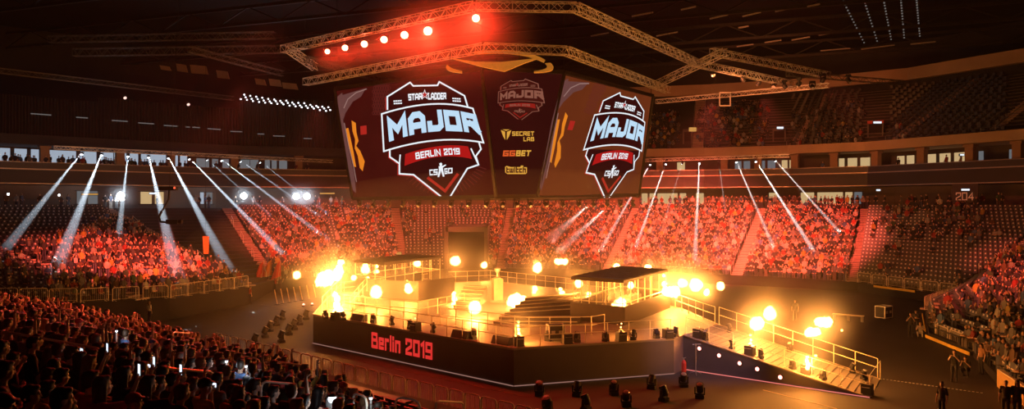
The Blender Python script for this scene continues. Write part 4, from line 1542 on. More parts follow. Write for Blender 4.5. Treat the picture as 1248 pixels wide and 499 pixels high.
def flame_mat():
    m = bpy.data.materials.new('fire'); m.use_nodes = True
    nt = m.node_tree; nt.nodes.remove(nt.nodes['Principled BSDF'])
    lw = nt.nodes.new('ShaderNodeLayerWeight'); lw.inputs['Blend'].default_value = .35
    inv = nt.nodes.new('ShaderNodeMath'); inv.operation = 'SUBTRACT'; inv.inputs[0].default_value = 1
    pw = nt.nodes.new('ShaderNodeMath'); pw.operation = 'POWER'; pw.inputs[1].default_value = 2.2
    ml = nt.nodes.new('ShaderNodeMath'); ml.operation = 'MULTIPLY'; ml.inputs[1].default_value = 9.0
    e = nt.nodes.new('ShaderNodeEmission'); e.inputs['Color'].default_value = (1, .50, .13, 1)
    tr = nt.nodes.new('ShaderNodeBsdfTransparent'); ad = nt.nodes.new('ShaderNodeAddShader')
    nt.links.new(lw.outputs['Facing'], inv.inputs[1]); nt.links.new(inv.outputs[0], pw.inputs[0]); nt.links.new(pw.outputs[0], ml.inputs[0])
    nt.links.new(ml.outputs[0], e.inputs['Strength']); nt.links.new(e.outputs[0], ad.inputs[0]); nt.links.new(tr.outputs[0], ad.inputs[1])
    nt.links.new(ad.outputs[0], nt.nodes['Material Output'].inputs['Surface'])
    m.cycles.emission_sampling = 'NONE'
    return m


M_FIRE = flame_mat()


def flame_mesh(seed, rx, rz, lumps):
    rr = random.Random(seed)
    mb = MB()
    for i in range(lumps):
        k = i / max(1, lumps - 1) if lumps > 1 else 0
        c = Vector((rr.uniform(-.35, .35) * rx, rr.uniform(-.3, .3) * rx, (k - .5) * 2 * max(0, rz - rx * .8) + rr.uniform(-.15, .15) * rx)) if lumps > 1 else Vector()
        s = rx * rr.uniform(.75, 1.0) * (1 - .35 * k)
        if lumps >= 3 and rz < rx * 1.25:          # torn, wide flames
            s = min(rx, rz) * rr.uniform(.68, 1.0)
            c = Vector(((k - .5) * 1.7 * (rx - s * .6), rr.uniform(-.3, .3) * rx, rr.uniform(-.8, .8) * max(rz - s, .1 * rz)))
        b = len(mb.v)
        mb.ell(c, (s, s, s * rr.uniform(.9, 1.15)), 28, 18)
        for j in range(b, len(mb.v)):
            w = Vector(mb.v[j]) - c
            q = w / rx
            a = 1 + (.13 if lumps < 3 else .36) * noise.fractal(q * 1.6 + Vector((seed * 3.1, i, 0)), .8, 2.0, 3)
            mb.v[j] = tuple(c + w * a)
    return mb.mesh('flame', M_FIRE, smooth=True)


# picture position, distance, half width and half height in pixels, lumps, light (W), where
FL = [
    (397, 340, 57.5, 9, 10, 3, 1.0, 'big fireball at the steps corner, the lower of the pair'), (413, 329, 59, 7, 13, 4, 1.0, 'tall fireball at the steps corner, the upper of the pair'),
    (410.5, 372, 55.5, 6.5, 17, 6, .9, 'tall standing column of fire at the steps corner of the stage'), (430, 339, 61, 4.5, 3.5, 2, .2, 'small torn flame beside the covered booth roof post'),
    (363, 335.5, 80, 6, 5, 2, .4, 'lone fireball above the line of slim poles'),
    (446, 326.5, 70, 6, 7, 2, .4, 'flame glowing inside the covered booth by its outer end'), (459, 328, 72, 3.5, 6, 2, .2, 'narrow flame inside the covered booth'), (447, 343, 68, 4, 7, 2, .2, 'upright flame before the covered booth outer end'),
    (458.5, 356.5, 57, 8.5, 9, 1, 1.0, 'round fireball above the inner railing over the letter B'), (498, 352, 61, 6.5, 7, 2, .6, 'fireball before the panel of the covered booth'), (509, 320.5, 74, 5, 5, 2, .3, 'flame under the far end of the covered booth roof'),
    (539, 348, 66, 3.5, 7, 2, .3, 'ragged flame at the end of the covered booth panel'), (555, 318.5, 77, 6.5, 7, 1, .8, 'round fireball at the back of the stage before the dark tunnel'),
    (590.5, 322.5, 81, 4.5, 4.5, 2, .4, 'smaller fireball behind the back railing of the stage'), (578.5, 374, 53, 9.5, 10.5, 2, 1.2, 'largest round fireball above the middle of the stage'),
    (630, 367.5, 58, 10.5, 8, 4, .9, 'wide ragged fireball in the middle of the stage'), (654, 325, 76, 6.5, 7.5, 2, .7, 'fireball with a short tail over the back railing'),
    (684, 320, 79, 7.5, 4.5, 3, .5, 'flat fireball in front of the far crowd'), (653, 362, 68, 5, 14, 4, .5, 'tall fire column behind the slatted steps'), (684, 355, 64, 3.5, 5, 2, .2, 'small flickering flame above the slatted steps'),
    (704, 345.5, 61, 6, 6.5, 2, .5, 'flame under the near corner of the booth roof by the ramp'), (717, 362, 57, 5, 7, 2, .4, 'ragged flame inside the booth by the ramp'), (756.5, 372, 53, 10, 11, 2, 1.3, 'large round fireball inside the booth by the ramp'),
    (768, 347, 58, 4.5, 5, 2, .2, 'small flame under the booth roof by the ramp'), (751, 325.5, 72, 5, 3, 2, .3, 'flame peeping over the roof of the booth by the ramp'), (791, 326.5, 70, 5.5, 3, 2, .3, 'flame over the high corner of that booth roof'),
    (809.5, 342, 60, 4, 8, 2, .5, 'upright flame at the outer end of the booth by the ramp'), (817, 355, 57, 9, 7, 3, 1.0, 'big torn fireball at the landing beside the booth'),
    (832, 345.5, 60, 8, 8, 1, 1.0, 'round fireball above the landing of the ramp'), (850, 347, 61, 8, 6, 2, .6, 'fireball beyond the landing, the middle one of three'), (861, 356, 61, 4.5, 5, 2, .3, 'small falling flame beyond the landing'),
    (878, 349.5, 64, 5, 3, 2, .15, 'faint last shred of flame beyond the landing'),
    (922.5, 395, 46, 9, 8, 2, .6, 'fireball above the ramp, the lower of the double one'), (938.5, 382.5, 46.5, 9, 9, 1, .55, 'round fireball above the ramp, the upper of the double one'), (915, 417, 44.3, 2.2, 9, 4, .3, 'slim jet of fire rising from the box under the double fireball'),
    (991, 405.5, 42.5, 9, 6.5, 4, .4, 'ragged flame over the low half of the ramp, nearer one'), (1003.5, 393, 43.5, 8.5, 6.5, 4, .4, 'ragged flame over the low half of the ramp, farther one'), (984.5, 442, 41.3, 3, 8.5, 4, .4, 'jet of fire rising from the box near the foot of the ramp'),
    (1026, 403, 44, 1.6, 2, 1, .03, 'tiny spark of fire beyond the foot of the ramp'), (994, 434, 42.6, 1.8, 3, 1, .05, 'tiny flame at the far edge of the ramp'),
    (632, 402, 43.3, 1.8, 10, 5, .35, 'slim jet of fire at the front corner of the stage'), (757, 399, 45.2, 1.2, 5, 3, .1, 'thin jet of fire before the booth by the ramp'), (506.5, 393, 50.4, 1.4, 5.5, 3, .15, 'thin jet of fire above the last digit of the lettering'),
    (554, 366, 60, 5.5, 10, 3, .35, 'glowing flame beside the narrow steps')]
FIREPOW = 1900
for i, (u, v, y, rx, rz, n, pw, lab) in enumerate(FL):
    p = pix(u, v, y)
    k = y / F
    me = flame_mesh(i + 3, rx * k * 1.05, rz * k * 1.05, n)
    o = bpy.data.objects.new('flame', me)
    COL.objects.link(o)
    o.location = p
    tag(o, lab, 'flame', 'flames over the stage')
    if pw > .25:
        puff((0, 0, .1), 2.2 + 1.4 * pw, None, o)
    if pw > .08:
        light('POINT', 'fire_light', p, (1.0, .31, .045), FIREPOW * pw, shadow_soft_size=max(.15, min(rx, rz) * k * .8))
# ------------------------------------------------------------------ people
M_SKIN, M_CLOTH, M_HAIR = tint('skin', .55, .08), tint('cloth', .85, .2), tint('hair', .6, .3)
M_EYE, M_SHOE = mat('eye_dark', (.02, .018, .016), .2), mat('shoe', (.06, .055, .055), .6)
M_LIP = mat('lip', (.3, .1, .08), .5)


def remeshed(mb, voxel, mats, dec=None, smooth=4):
    me = mb.mesh('raw', mats[0])
    o = bpy.data.objects.new('raw', me)
    COL.objects.link(o)
    r = o.modifiers.new('r', 'REMESH'); r.mode = 'VOXEL'; r.voxel_size = voxel; r.use_smooth_shade = True
    if smooth:
        s = o.modifiers.new('s', 'SMOOTH'); s.iterations = smooth; s.factor = .5
    if dec:
        d = o.modifiers.new('d', 'DECIMATE'); d.ratio = dec
    dg = bpy.context.evaluated_depsgraph_get()
    out = bpy.data.meshes.new_from_object(o.evaluated_get(dg))
    bpy.data.objects.remove(o); bpy.data.meshes.remove(me)
    out.materials.clear()
    for m in mats:
        out.materials.append(m)
    out.polygons.foreach_set('use_smooth', [True] * len(out.polygons))
    return out


def append(me, mb, matidx):
    """add closed little shapes (fingers, eyes) to an existing mesh"""
    n0, f0 = len(me.vertices), len(me.polygons)
    vs = [tuple(v.co) for v in me.vertices] + mb.v
    fs = [tuple(p.vertices) for p in me.polygons] + [tuple(n0 + i for i in f) for f in mb.f]
    mi = [p.material_index for p in me.polygons] + ([matidx] * len(mb.f) if not any(mb.m) else mb.m)
    out = bpy.data.meshes.new(me.name)
    out.from_pydata(vs, [], fs)
    for m in me.materials:
        out.materials.append(m)
    out.polygons.foreach_set('material_index', mi)
    out.polygons.foreach_set('use_smooth', [True] * len(fs))
    bpy.data.meshes.remove(me)
    return out


def hand(mb, fing, wrist, fwd, palm_n, curl):
    """palm into mb (before remesh), five fingers into fing"""
    wrist, f, n = Vector(wrist), Vector(fwd).normalized(), Vector(palm_n).normalized()
    n = (n - f * n.dot(f)).normalized()
    s = f.cross(n)
    for k in (-1, 1):
        mb.caps(wrist + s * (.012 * k), wrist + f * .085 + s * (.022 * k), .021, .019, 8)
    for k, (off, ln) in enumerate(((-.032, .062), (-.011, .072), (.011, .068), (.031, .052))):
        a = wrist + f * .085 + s * off
        d = f
        pts = [a]
        for j in range(3):
            ang = curl * (.5 + .35 * j)
            d = (f * math.cos(ang) + n * math.sin(ang)).normalized()
            pts.append(pts[-1] + d * (ln / 3 * (1.15 - .1 * j)))
        fing.tube(pts, [.0098, .0092, .0085, .0062], 6)
    a = wrist + f * .03 - s * .026
    fing.tube([a, a + (f * .5 - s * .8 + n * .25).normalized() * .035, a + (f * .9 - s * .75 + n * .5).normalized() * .068], [.0125, .011, .0075], 6)


def head(mb, ex, c, tilt=0.0, rz=0.0):
    rot = Matrix.Rotation(rz, 3, 'Z') @ Matrix.Rotation(tilt, 3, 'X')
    P = lambda x, y, z: Vector(c) + rot @ Vector((x, y, z))
    mb.ell(P(0, -.012, .025), (.076, .096, .095), 16, 12, rot)
    mb.ell(P(0, .012, -.045), (.060, .076, .072), 14, 10, rot)
    mb.ell(P(0, .048, -.085), (.034, .034, .026), 10, 8, rot)           # chin
    mb.caps(P(0, .082, .012), P(0, .103, -.028), .011, .016, 8)          # nose
    mb.ell(P(0, .072, .03), (.055, .022, .014), 10, 6, rot)             # brow
    for s in (-1, 1):
        mb.ell(P(s * .078, -.008, -.008), (.012, .02, .032), 8, 6, rot)  # ears
        mb.ell(P(s * .045, .05, -.025), (.022, .026, .02), 8, 6, rot)    # cheeks
    ex.cur = 1
    for s in (-1, 1):
        ex.ell(P(s * .031, .083, .008), (.013, .008, .008), 8, 6, rot)
    ex.cur = 2
    ex.ell(P(0, .087, -.055), (.024, .010, .008), 8, 6, rot)
    ex.cur = 0
    return rot


def hair_mesh(kind, c, rot):
    mb = MB()
    P = lambda x, y, z: Vector(c) + rot @ Vector((x, y, z))
    if kind == 'cap':
        mb.ell(P(0, -.014, .045), (.087, .107, .088), 16, 10, rot)
        mb.prism([P(-.06, .06, .055), P(.06, .06, .055), P(.045, .165, .04), P(0, .178, .038), P(-.045, .165, .04)], rot @ Vector((0, 0, .012)))
    else:
        mb.ell(P(0, -.024, .043), (.088, .102, .094), 16, 10, rot)
        mb.ell(P(0, -.05, -.01), (.082, .074, .085), 14, 8, rot)
        mb.ell(P(0, .045, .09), (.06, .05, .034), 12, 8, rot)
        if kind == 'long':
            mb.caps(P(-.035, -.06, -.02), P(-.045, -.085, -.24), .06, .045)
            mb.caps(P(.035, -.06, -.02), P(.045, -.085, -.24), .06, .045)
            mb.caps(P(.07, -.01, 0), P(.08, -.03, -.18), .03, .022); mb.caps(P(-.07, -.01, 0), P(-.08, -.03, -.18), .03, .022)
        if kind == 'bun':
            mb.ell(P(0, -.12, .06), (.045, .045, .045), 10, 8, rot)
    return remeshed(mb, .014, [M_HAIR], None, 2)


def person(J, hairkind, arms, gaze=0.0, tilt=0.0, standing=False, curl=.5):
    """J: joint dict. returns body, shirt, trousers, hair meshes"""
    body, shirt, tr, fing, ex = MB(), MB(), MB(), MB(), MB()
    pel, waist, chest, neck, hd = [Vector(J[k]) for k in ('pelvis', 'waist', 'chest', 'neck', 'head')]
    rot = head(body, ex, hd, tilt, gaze)
    body.caps(neck - Vector((0, 0, .05)), hd + rot @ Vector((0, -.02, -.05)), .056, .052)

    def torso(mb, g):
        mb.ell(chest, (.165 + g, .105 + g, .17), 14, 10)
        mb.ell((chest + waist) / 2, (.145 + g, .1 + g, .17), 14, 10)
        mb.ell(waist, (.14 + g, .098 + g, .14), 14, 10)
        mb.ell(pel + Vector((0, 0, .04)), (.158 + g, .112 + g, .12), 14, 10)
        for s in (-1, 1):
            mb.caps(chest + Vector((s * .06, -.01, .12)), Vector(arms[s][0]), .07 + g, .056 + g)
    torso(body, 0); torso(shirt, .014)
    shirt.ell(neck - Vector((0, 0, .035)), (.075, .07, .035), 12, 8)
    for s in (-1, 1):
        sh, el, wr, fwd, pn = [Vector(x) for x in arms[s]]
        body.caps(sh, el, .052, .040); body.caps(el, wr, .041, .027)
        mid = sh.lerp(el, .82)
        shirt.caps(sh, mid, .066, .056)
        hand(body, fing, wr, fwd, pn, curl)
        hip, kn, an = pel + Vector((s * .09, .02, 0)), Vector(J['knee'][s]), Vector(J['ankle'][s])
        body.caps(hip, kn, .082, .056); body.caps(kn, an, .058, .036)
        tr.caps(hip, kn, .096, .068); tr.caps(kn, an.lerp(kn, .08), .069, .056)
        toe = an + Vector((0, .15, -.045))
        ex.cur = 3
        ex.caps(an + Vector((0, -.04, -.045)), toe, .042, .036, 8)
        ex.ell(an + Vector((0, 0, -.02)), (.042, .055, .05), 8, 6)
        ex.cur = 0
    tr.ell(pel + Vector((0, 0, .03)), (.175, .128, .125), 14, 10)
    b = remeshed(body, .0125, [M_SKIN, M_EYE, M_LIP, M_SHOE], .55)
    b = append(b, fing, 0)
    b = append(b, ex, 0)
    return b, remeshed(shirt, .018, [M_CLOTH], .6), remeshed(tr, .018, [M_CLOTH], .6), hair_mesh(hairkind, hd, rot)


SIT = dict(pelvis=(0, 0, .52), waist=(0, -.03, .70), chest=(0, -.04, .89), neck=(0, -.025, 1.08), head=(0, .005, 1.245),
           knee={-1: (-.13, .43, .53), 1: (.13, .43, .53)}, ankle={-1: (-.13, .42, .09), 1: (.13, .42, .09)})
LEAN = dict(pelvis=(0, 0, .52), waist=(0, .03, .69), chest=(0, .13, .85), neck=(0, .20, 1.01), head=(0, .26, 1.165),
            knee={-1: (-.15, .43, .53), 1: (.15, .43, .53)}, ankle={-1: (-.14, .40, .09), 1: (.14, .40, .09)})
STAND = dict(pelvis=(0, 0, .93), waist=(0, -.01, 1.10), chest=(0, -.02, 1.30), neck=(0, -.01, 1.49), head=(0, .015, 1.645),
             knee={-1: (-.10, .03, .50), 1: (.11, .01, .50)}, ankle={-1: (-.11, -.01, .09), 1: (.13, -.02, .09)})
CROUCH = dict(pelvis=(0, -.05, .36), waist=(0, -.02, .54), chest=(0, .06, .72), neck=(0, .12, .89), head=(0, .17, 1.04),
              knee={-1: (-.16, .34, .50), 1: (.16, .30, .42)}, ankle={-1: (-.14, .14, .09), 1: (.15, .02, .09)})


def arm(J, kind):
    c = Vector(J['chest'])
    sh = {s: c + Vector((s * .185, 0, .13)) for s in (-1, 1)}
    A = {}
    for s in (-1, 1):
        S = sh[s]
        if kind == 'lap':
            A[s] = (S, S + Vector((s * .06, .05, -.28)), S + Vector((-s * .03, .27, -.36)), (-s * .5, .8, -.1), (0, -.1, -1))
        elif kind == 'down':
            A[s] = (S, S + Vector((s * .07, -.02, -.29)), S + Vector((s * .08, .05, -.54)), (-.05 * s, .12, -1), (-s, 0, 0))
        elif kind == 'fold':
            A[s] = (S, S + Vector((s * .05, .06, -.28)), S + Vector((-s * .17, .2, -.25 + .03 * s)), (-s * 1, .1, .1), (0, -1, .2))
        elif kind == 'phone':
            A[s] = (S, S + Vector((s * .05, .2, -.17)), S + Vector((-s * .10, .33, .06)), (-s * .15, .3, 1), (0, 1, -.2))
        elif kind == 'clap':
            A[s] = (S, S + Vector((s * .08, .12, -.24)), S + Vector((-s * .13, .32, -.08)), (-s * .1, .6, .8), (-s, 0, 0))
        elif kind == 'knees':
            A[s] = (S, S + Vector((s * .05, .14, -.25)), S + Vector((-s * .1, .32, -.3)), (-s * .5, .8, 0), (0, 0, -1))
        elif kind == 'fist':
            A[s] = (S, S + Vector((s * .13, .06, .22)), S + Vector((s * .08, .08, .47)), (0, .1, 1), (0, 1, 0)) if s == 1 else (S, S + Vector((s * .06, .05, -.28)), S + Vector((-s * .03, .27, -.36)), (-s * .5, .8, -.1), (0, -.1, -1))
        elif kind == 'camera':
            A[s] = (S, S + Vector((s * .08, .1, -.25)), S + Vector((-s * .08, .3, .0)), (-s * .4, .7, .4), (0, .3, 1))
        elif kind == 'onephone':
            A[s] = (S, S + Vector((s * .07, .22, .02)), S + Vector((s * .03, .34, .26)), (0, .2, 1), (0, 1, -.1)) if s == 1 else (S, S + Vector((s * .06, .05, -.28)), S + Vector((-s * .03, .27, -.36)), (-s * .5, .8, -.1), (0, -.1, -1))
    return A


POSES = [  # joints, hair, arms, gaze, tilt, words
    (SIT, 'short', 'lap', -.1, .0, 'hands in lap', 'short hair'), (SIT, 'long', 'lap', .15, -.05, 'hands in lap', 'long hair'), (LEAN, 'short', 'knees', 0, .1, 'leaning forward', 'short hair'),
    (SIT, 'cap', 'fold', -.2, 0, 'arms folded', 'a cap'), (SIT, 'bun', 'clap', .1, 0, 'hands clapping', 'tied hair'), (LEAN, 'long', 'knees', .25, .05, 'leaning forward', 'long hair'),
    (SIT, 'short', 'fist', .1, .1, 'one arm raised', 'short hair'), (SIT, 'short', 'fold', .3, -.05, 'arms folded', 'short hair')]
PHONER = [(SIT, 'short', 'phone', 0, .05, 'raising lit phone', 'short hair'), (SIT, 'long', 'onephone', 0, .1, 'raising lit phone', 'long hair')]
STANDERS = [(STAND, 'short', 'down', .1, 0, 'arms hanging', 'short hair'), (STAND, 'cap', 'fold', -.2, 0, 'arms folded', 'a cap'), (STAND, 'short', 'camera', 0, 0, 'holding a camera', 'short hair'), (CROUCH, 'short', 'camera', 0, -.1, 'crouching', 'short hair'),
            (STAND, 'long', 'down', .2, 0, 'arms hanging', 'long hair'), (STAND, 'short', 'fist', .2, 0, 'one arm raised', 'short hair')]


def make_person(P):
    J, hk, ak, gz, tl = P[:5]
    b, s, t, h = person(J, hk, arm(J, ak), gz, tl, curl=1.1 if ak in ('phone', 'fist', 'camera', 'onephone') else .5)
    k = Kind('person', b)
    k.part('shirt', s); k.part('trousers', t); k.part('cap' if hk == 'cap' else 'hair', h)
    return k


KP = [make_person(P) for P in POSES]
KPH = [make_person(P) for P in PHONER]
KST = [make_person(P) for P in STANDERS]

SHIRTS = [('black', (.02, .02, .022), 9), ('dark grey', (.06, .06, .065), 6), ('grey', (.2, .2, .2), 4), ('white', (.5, .49, .47), 4), ('navy', (.03, .04, .09), 4), ('red', (.4, .04, .03), 3), ('brown', (.16, .09, .05), 2), ('green', (.06, .12, .06), 2), ('blue', (.08, .16, .35), 2), ('yellow', (.6, .42, .08), 1)]
HAIRS = [('black', (.012, .01, .009)), ('dark brown', (.035, .02, .012)), ('brown', (.09, .05, .025)), ('fair', (.3, .2, .09)), ('grey', (.22, .21, .2))]
SKINS = [(.58, .36, .26), (.48, .29, .2), (.62, .42, .32), (.34, .19, .12), (.55, .36, .25)]
TROUS = [(.03, .035, .06), (.03, .03, .03), (.12, .1, .08), (.07, .08, .12)]


def pick(lst):
    tot = sum(x[-1] for x in lst)
    r = R.uniform(0, tot)
    for x in lst:
        r -= x[-1]
        if r <= 0:
            return x
    return lst[-1]


def looks(hk):
    sh = pick(SHIRTS)
    ha = R.choice(HAIRS[:3] * 2 + HAIRS)
    sk = R.choice(SKINS)
    return sh, ha, {'person': sk, 'shirt': sh[1], 'trousers': R.choice(TROUS), 'hair': ha[1], 'cap': R.choice([(.02, .02, .02), (.3, .03, .03), (.03, .04, .1)])}


# phone, a thing of its own in a raised hand
def phone():
    k = Kind('phone')
    mb = MB(); mb.box((0, 0, 0), (.155, .009, .078)); k.part('case', mb.mesh('case', M_BLACK))
    mb = MB(); mb.box((0, -.0055, 0), (.142, .002, .068)); k.part('display', mb.mesh('display', glow('phone_display', (.75, .86, 1.0), 1.6)))
    mb = MB(); mb.lathe((.06, .0045, .025), [(.006, 0), (.006, .003)], 8, (0, 1, 0)); k.part('camera_lens', mb.mesh('camera_lens', MATS['lens_glass']))
    return k


K_PHONE = phone()

# --- near stand: rows of fixed seats that face the stage; the camera stands on it
E1 = Vector((.731, -.682, 0)); E2 = Vector((.682, .731, 0))
RSTEP, RRISE, S2F, ZNF = .88, .246, 15.2, 2.95
FACE = math.atan2(E2.y, E2.x) - math.pi / 2


def near_pt(s1, row):
    p = E1 * s1 + E2 * (S2F - RSTEP * row)
    p.z = ZNF + RRISE * row
    return p


mb = MB()
S1A, S1B, NR = -46, 14, 22
q = lambda s1, s2, z: (*(E1 * s1 + E2 * s2).to_2d(), z)
for r in range(NR):
    s2, z = S2F + .55 - RSTEP * r, ZNF + RRISE * r
    zp = z - RRISE if r else 0
    mb.add([q(S1A, s2, zp), q(S1B, s2, zp), q(S1B, s2, z), q(S1A, s2, z)], [(0, 1, 2, 3)])
    mb.add([q(S1A, s2, z), q(S1B, s2, z), q(S1B, s2 - RSTEP, z), q(S1A, s2 - RSTEP, z)], [(0, 1, 2, 3)])
mb.add([q(S1A, S2F + .55, 0), q(S1A, S2F + .55 - NR * RSTEP, 0), q(S1A, S2F + .55 - NR * RSTEP, ZNF + NR * RRISE), q(S1A, S2F + .55, ZNF)], [(0, 1, 2, 3)])
struct(mb.build('floor_terrace_near', M_DARKCONC))

cand = []
for row in range(0, 17):
    n = 0
    for i in range(0, 110):
        s1 = -45.5 + .56 * i + (.28 if row % 2 else 0)
        p = near_pt(s1 + R.uniform(-.1, .1), row) + E2 * R.uniform(-.12, .12)
        if p.y < 5.2:
            continue
        hd = p + Vector((0, 0, 1.25))
        u, v = proj(hd)
        if not (-12 < u < 640 and v < 512):
            continue
        # the stand's last rows end where the picture shows the dark pit before the barrier
        if u > 470 + row * 4 or (320 < u and v < 428 + (u - 320) * .42 - 4):
            continue
        if R.random() < .09:
            continue
        cand.append((p.y, s1, row, p, u, v))
cand.sort(key=lambda c: c[0])
NEAR_N = 262
NEAR, NEAR_REST = cand[:NEAR_N], cand[NEAR_N:]
byrow = {}
for c in NEAR:
    byrow.setdefault(c[2], []).append(c)
PHONES_AT = [(135, 461), (139, 472), (131, 487), (159, 448), (176, 474), (228, 452), (104, 440), (66, 430)]
taken = set()
for (pu, pv) in PHONES_AT:
    b = min((c for c in NEAR if id(c) not in taken), key=lambda c: (c[4] - pu + 3) ** 2 + (c[5] - pv - 8) ** 2)
    taken.add(id(b))
for row, lst in byrow.items():
    lst.sort(key=lambda c: -c[1])
    for j, c in enumerate(lst):
        if id(c) in taken:
            k = R.randrange(2); K, P = KPH[k], PHONER[k]
        else:
            k = R.choice([0, 0, 0, 1, 2, 2, 3, 4, 5, 6, 7, 7]); K, P = KP[k], POSES[k]
        if row >= 13 and P[5] == 'one arm raised':
            K, P = KP[0], POSES[0]
        sh, ha, cl = looks(P[1])
        hd = {'cap': 'capped', 'long': 'long-haired', 'bun': 'bun-haired'}.get(P[1], ha[0].replace(' ', '-') + '-haired')
        lab = '%s person in %s shirt, %s, %s from stage end, %s row back' % (hd, sh[0].replace(' ', '-'), P[5], nth(j + 1), nth(row + 1))
        sc = R.uniform(.92, 1.09)
        K.put(c[3], FACE + R.uniform(-.25, .25), lab, 'person', 'seated crowd in the near stand', sc, cl)
        if id(c) in taken:
            J = P[0]
            S = Vector(J['chest']) + Vector((.185, 0, .13))
            loc = (Vector(J['chest']) + Vector((0, .40, .30)) if P[2] == 'phone' else S + Vector((.03, .375, .40))) * sc
            m = Matrix.Rotation(FACE, 3, 'Z')
            pp = c[3] + m @ loc
            K_PHONE.put(pp, 0, 'lit phone raised by person in %s shirt, %s from stage end, %s row back' % (sh[0].replace(' ', '-'), nth(j + 1), nth(row + 1)), 'phone', 'phones held up in the near stand', 1.0, None, (0, 0 if P[2] == 'phone' else math.pi / 2, FACE))
            if P[2] == 'onephone':
                pass

# --- the crowd too far or too many to single out: one mass of small seated and standing figures
rng = np.random.default_rng(5)


def figure(pose):
    mb = MB()
    z0 = 0 if pose != 2 else .42
    mb.prism([(-.17, -.1, .45 + z0), (.17, -.1, .45 + z0), (.17, .12, .45 + z0), (-.17, .12, .45 + z0)], (0, -.02, .3))
    b = len(mb.v)
    mb.add([(-.18, -.13, .72 + z0), (.18, -.13, .72 + z0), (.18, .11, .72 + z0), (-.18, .11, .72 + z0), (-.2, -.12, 1.02 + z0), (.2, -.12, 1.02 + z0), (.17, .07, 1.0 + z0), (-.17, .07, 1.0 + z0), (-.07, -.06, 1.1 + z0), (.07, -.06, 1.1 + z0), (.07, .05, 1.1 + z0), (-.07, .05, 1.1 + z0)],
           [(0, 1, 5, 4), (1, 2, 6, 5), (2, 3, 7, 6), (3, 0, 4, 7), (4, 5, 9, 8), (5, 6, 10, 9), (6, 7, 11, 10), (7, 4, 8, 11), (8, 9, 10, 11)])
    n_shirt = len(mb.f)
    if pose == 0:
        for s in (-1, 1):
            mb.bar((s * .21, -.02, .98), (s * .25, .08, .7), .1); 
    elif pose == 1:
        for s in (-1, 1):
            mb.bar((s * .21, 0, 1.0), (s * .27, .14, 1.2), .1)
    else:
        for s in (-1, 1):
            mb.bar((s * .21, -.02, .98 + z0), (s * .25, .05, .68 + z0), .1)
    n_shirt = len(mb.f)
    if pose == 0:
        for s in (-1, 1):
            mb.bar((s * .25, .08, .7), (s * .08, .3, .66), .08)
    elif pose == 1:
        for s in (-1, 1):
            mb.bar((s * .27, .14, 1.2), (s * .16, .2, 1.48), .08)
    else:
        for s in (-1, 1):
            mb.bar((s * .25, .05, .68 + z0), (s * .2, .18, .5 + z0), .08)
    mb.ell((0, .02, 1.23 + z0), (.078, .095, .12), 7, 5)
    n_skin = len(mb.f)
    mb.ell((0, -.015, 1.27 + z0), (.086, .1, .105), 7, 5)
    n_hair = len(mb.f)
    if pose == 2:
        for s in (-1, 1):
            mb.bar((s * .09, 0, .9), (s * .1, 0, .0), .15)
    else:
        for s in (-1, 1):
            mb.bar((s * .1, .02, .5), (s * .12, .42, .5), .15); mb.bar((s * .12, .42, .52), (s * .12, .40, .02), .12)
    n_tr = len(mb.f)
    # all faces as triangles/quads
    kinds = [0] * n_shirt + [1] * (n_skin - n_shirt) + [2] * (n_hair - n_skin) + [3] * (n_tr - n_hair)
    return np.array(mb.v), mb.f, kinds


FIGS = [figure(0), figure(1), figure(2)]
SHC = np.array([s[1] for s in SHIRTS]) * .6; SHP = np.array([s[2] for s in SHIRTS], float); SHP /= SHP.sum()
SHP2 = np.array([7, 5, 4, 4, 3, 3, 2, 1, 2, 1.0]); SHP2 /= SHP2.sum()


def crowd(name, places, label):
    """places: (x, y, z, rz, pose)"""
    V, Fc, Cc, base = [], [], [], 0
    for (x, y, z, rz, ps) in places:
        v, f, kd = FIGS[ps]
        s = rng.uniform(.92, 1.08)
        c, sn = math.cos(rz), math.sin(rz)
        w = np.empty_like(v)
        w[:, 0] = (v[:, 0] * c - v[:, 1] * sn) * s + x
        w[:, 1] = (v[:, 0] * sn + v[:, 1] * c) * s + y
        w[:, 2] = v[:, 2] * s + z
        V.append(w)
        Fc += [tuple(base + i for i in t) for t in f]
        base += len(v)
        col = [SHC[rng.choice(len(SHC), p=SHP2)] * rng.uniform(.7, 1.2), SKINS[rng.integers(5)], HAIRS[rng.integers(4)][1], TROUS[rng.integers(4)]]
        Cc += [col[k] for k in kd]
    me = bpy.data.meshes.new(name)
    V = np.concatenate(V)
    me.from_pydata(V.tolist(), [], Fc)
    at_ = me.attributes.new('cloth_colour', 'FLOAT_COLOR', 'FACE')
    cc = np.ones((len(Cc), 4)); cc[:, :3] = np.clip(np.array(Cc), 0, 1)
    at_.data.foreach_set('color', cc.ravel())
    m = bpy.data.materials.get('crowd_cloth')
    if m is None:
        m = bpy.data.materials.new('crowd_cloth'); m.use_nodes = True
        b = m.node_tree.nodes['Principled BSDF']; b.inputs['Roughness'].default_value = .8
        a = m.node_tree.nodes.new('ShaderNodeAttribute'); a.attribute_name = 'cloth_colour'
        m.node_tree.links.new(a.outputs['Color'], b.inputs['Base Color'])
    me.materials.append(m)
    o = bpy.data.objects.new(name, me)
    COL.objects.link(o)
    return tag(o, label, 'crowd', kind='stuff')


def inpoly(u, v, P):
    c = False
    j = len(P) - 1
    for i in range(len(P)):
        if (P[i][1] > v) != (P[j][1] > v) and u < (P[j][0] - P[i][0]) * (v - P[i][1]) / (P[j][1] - P[i][1]) + P[i][0]:
            c = not c
        j = i
    return c


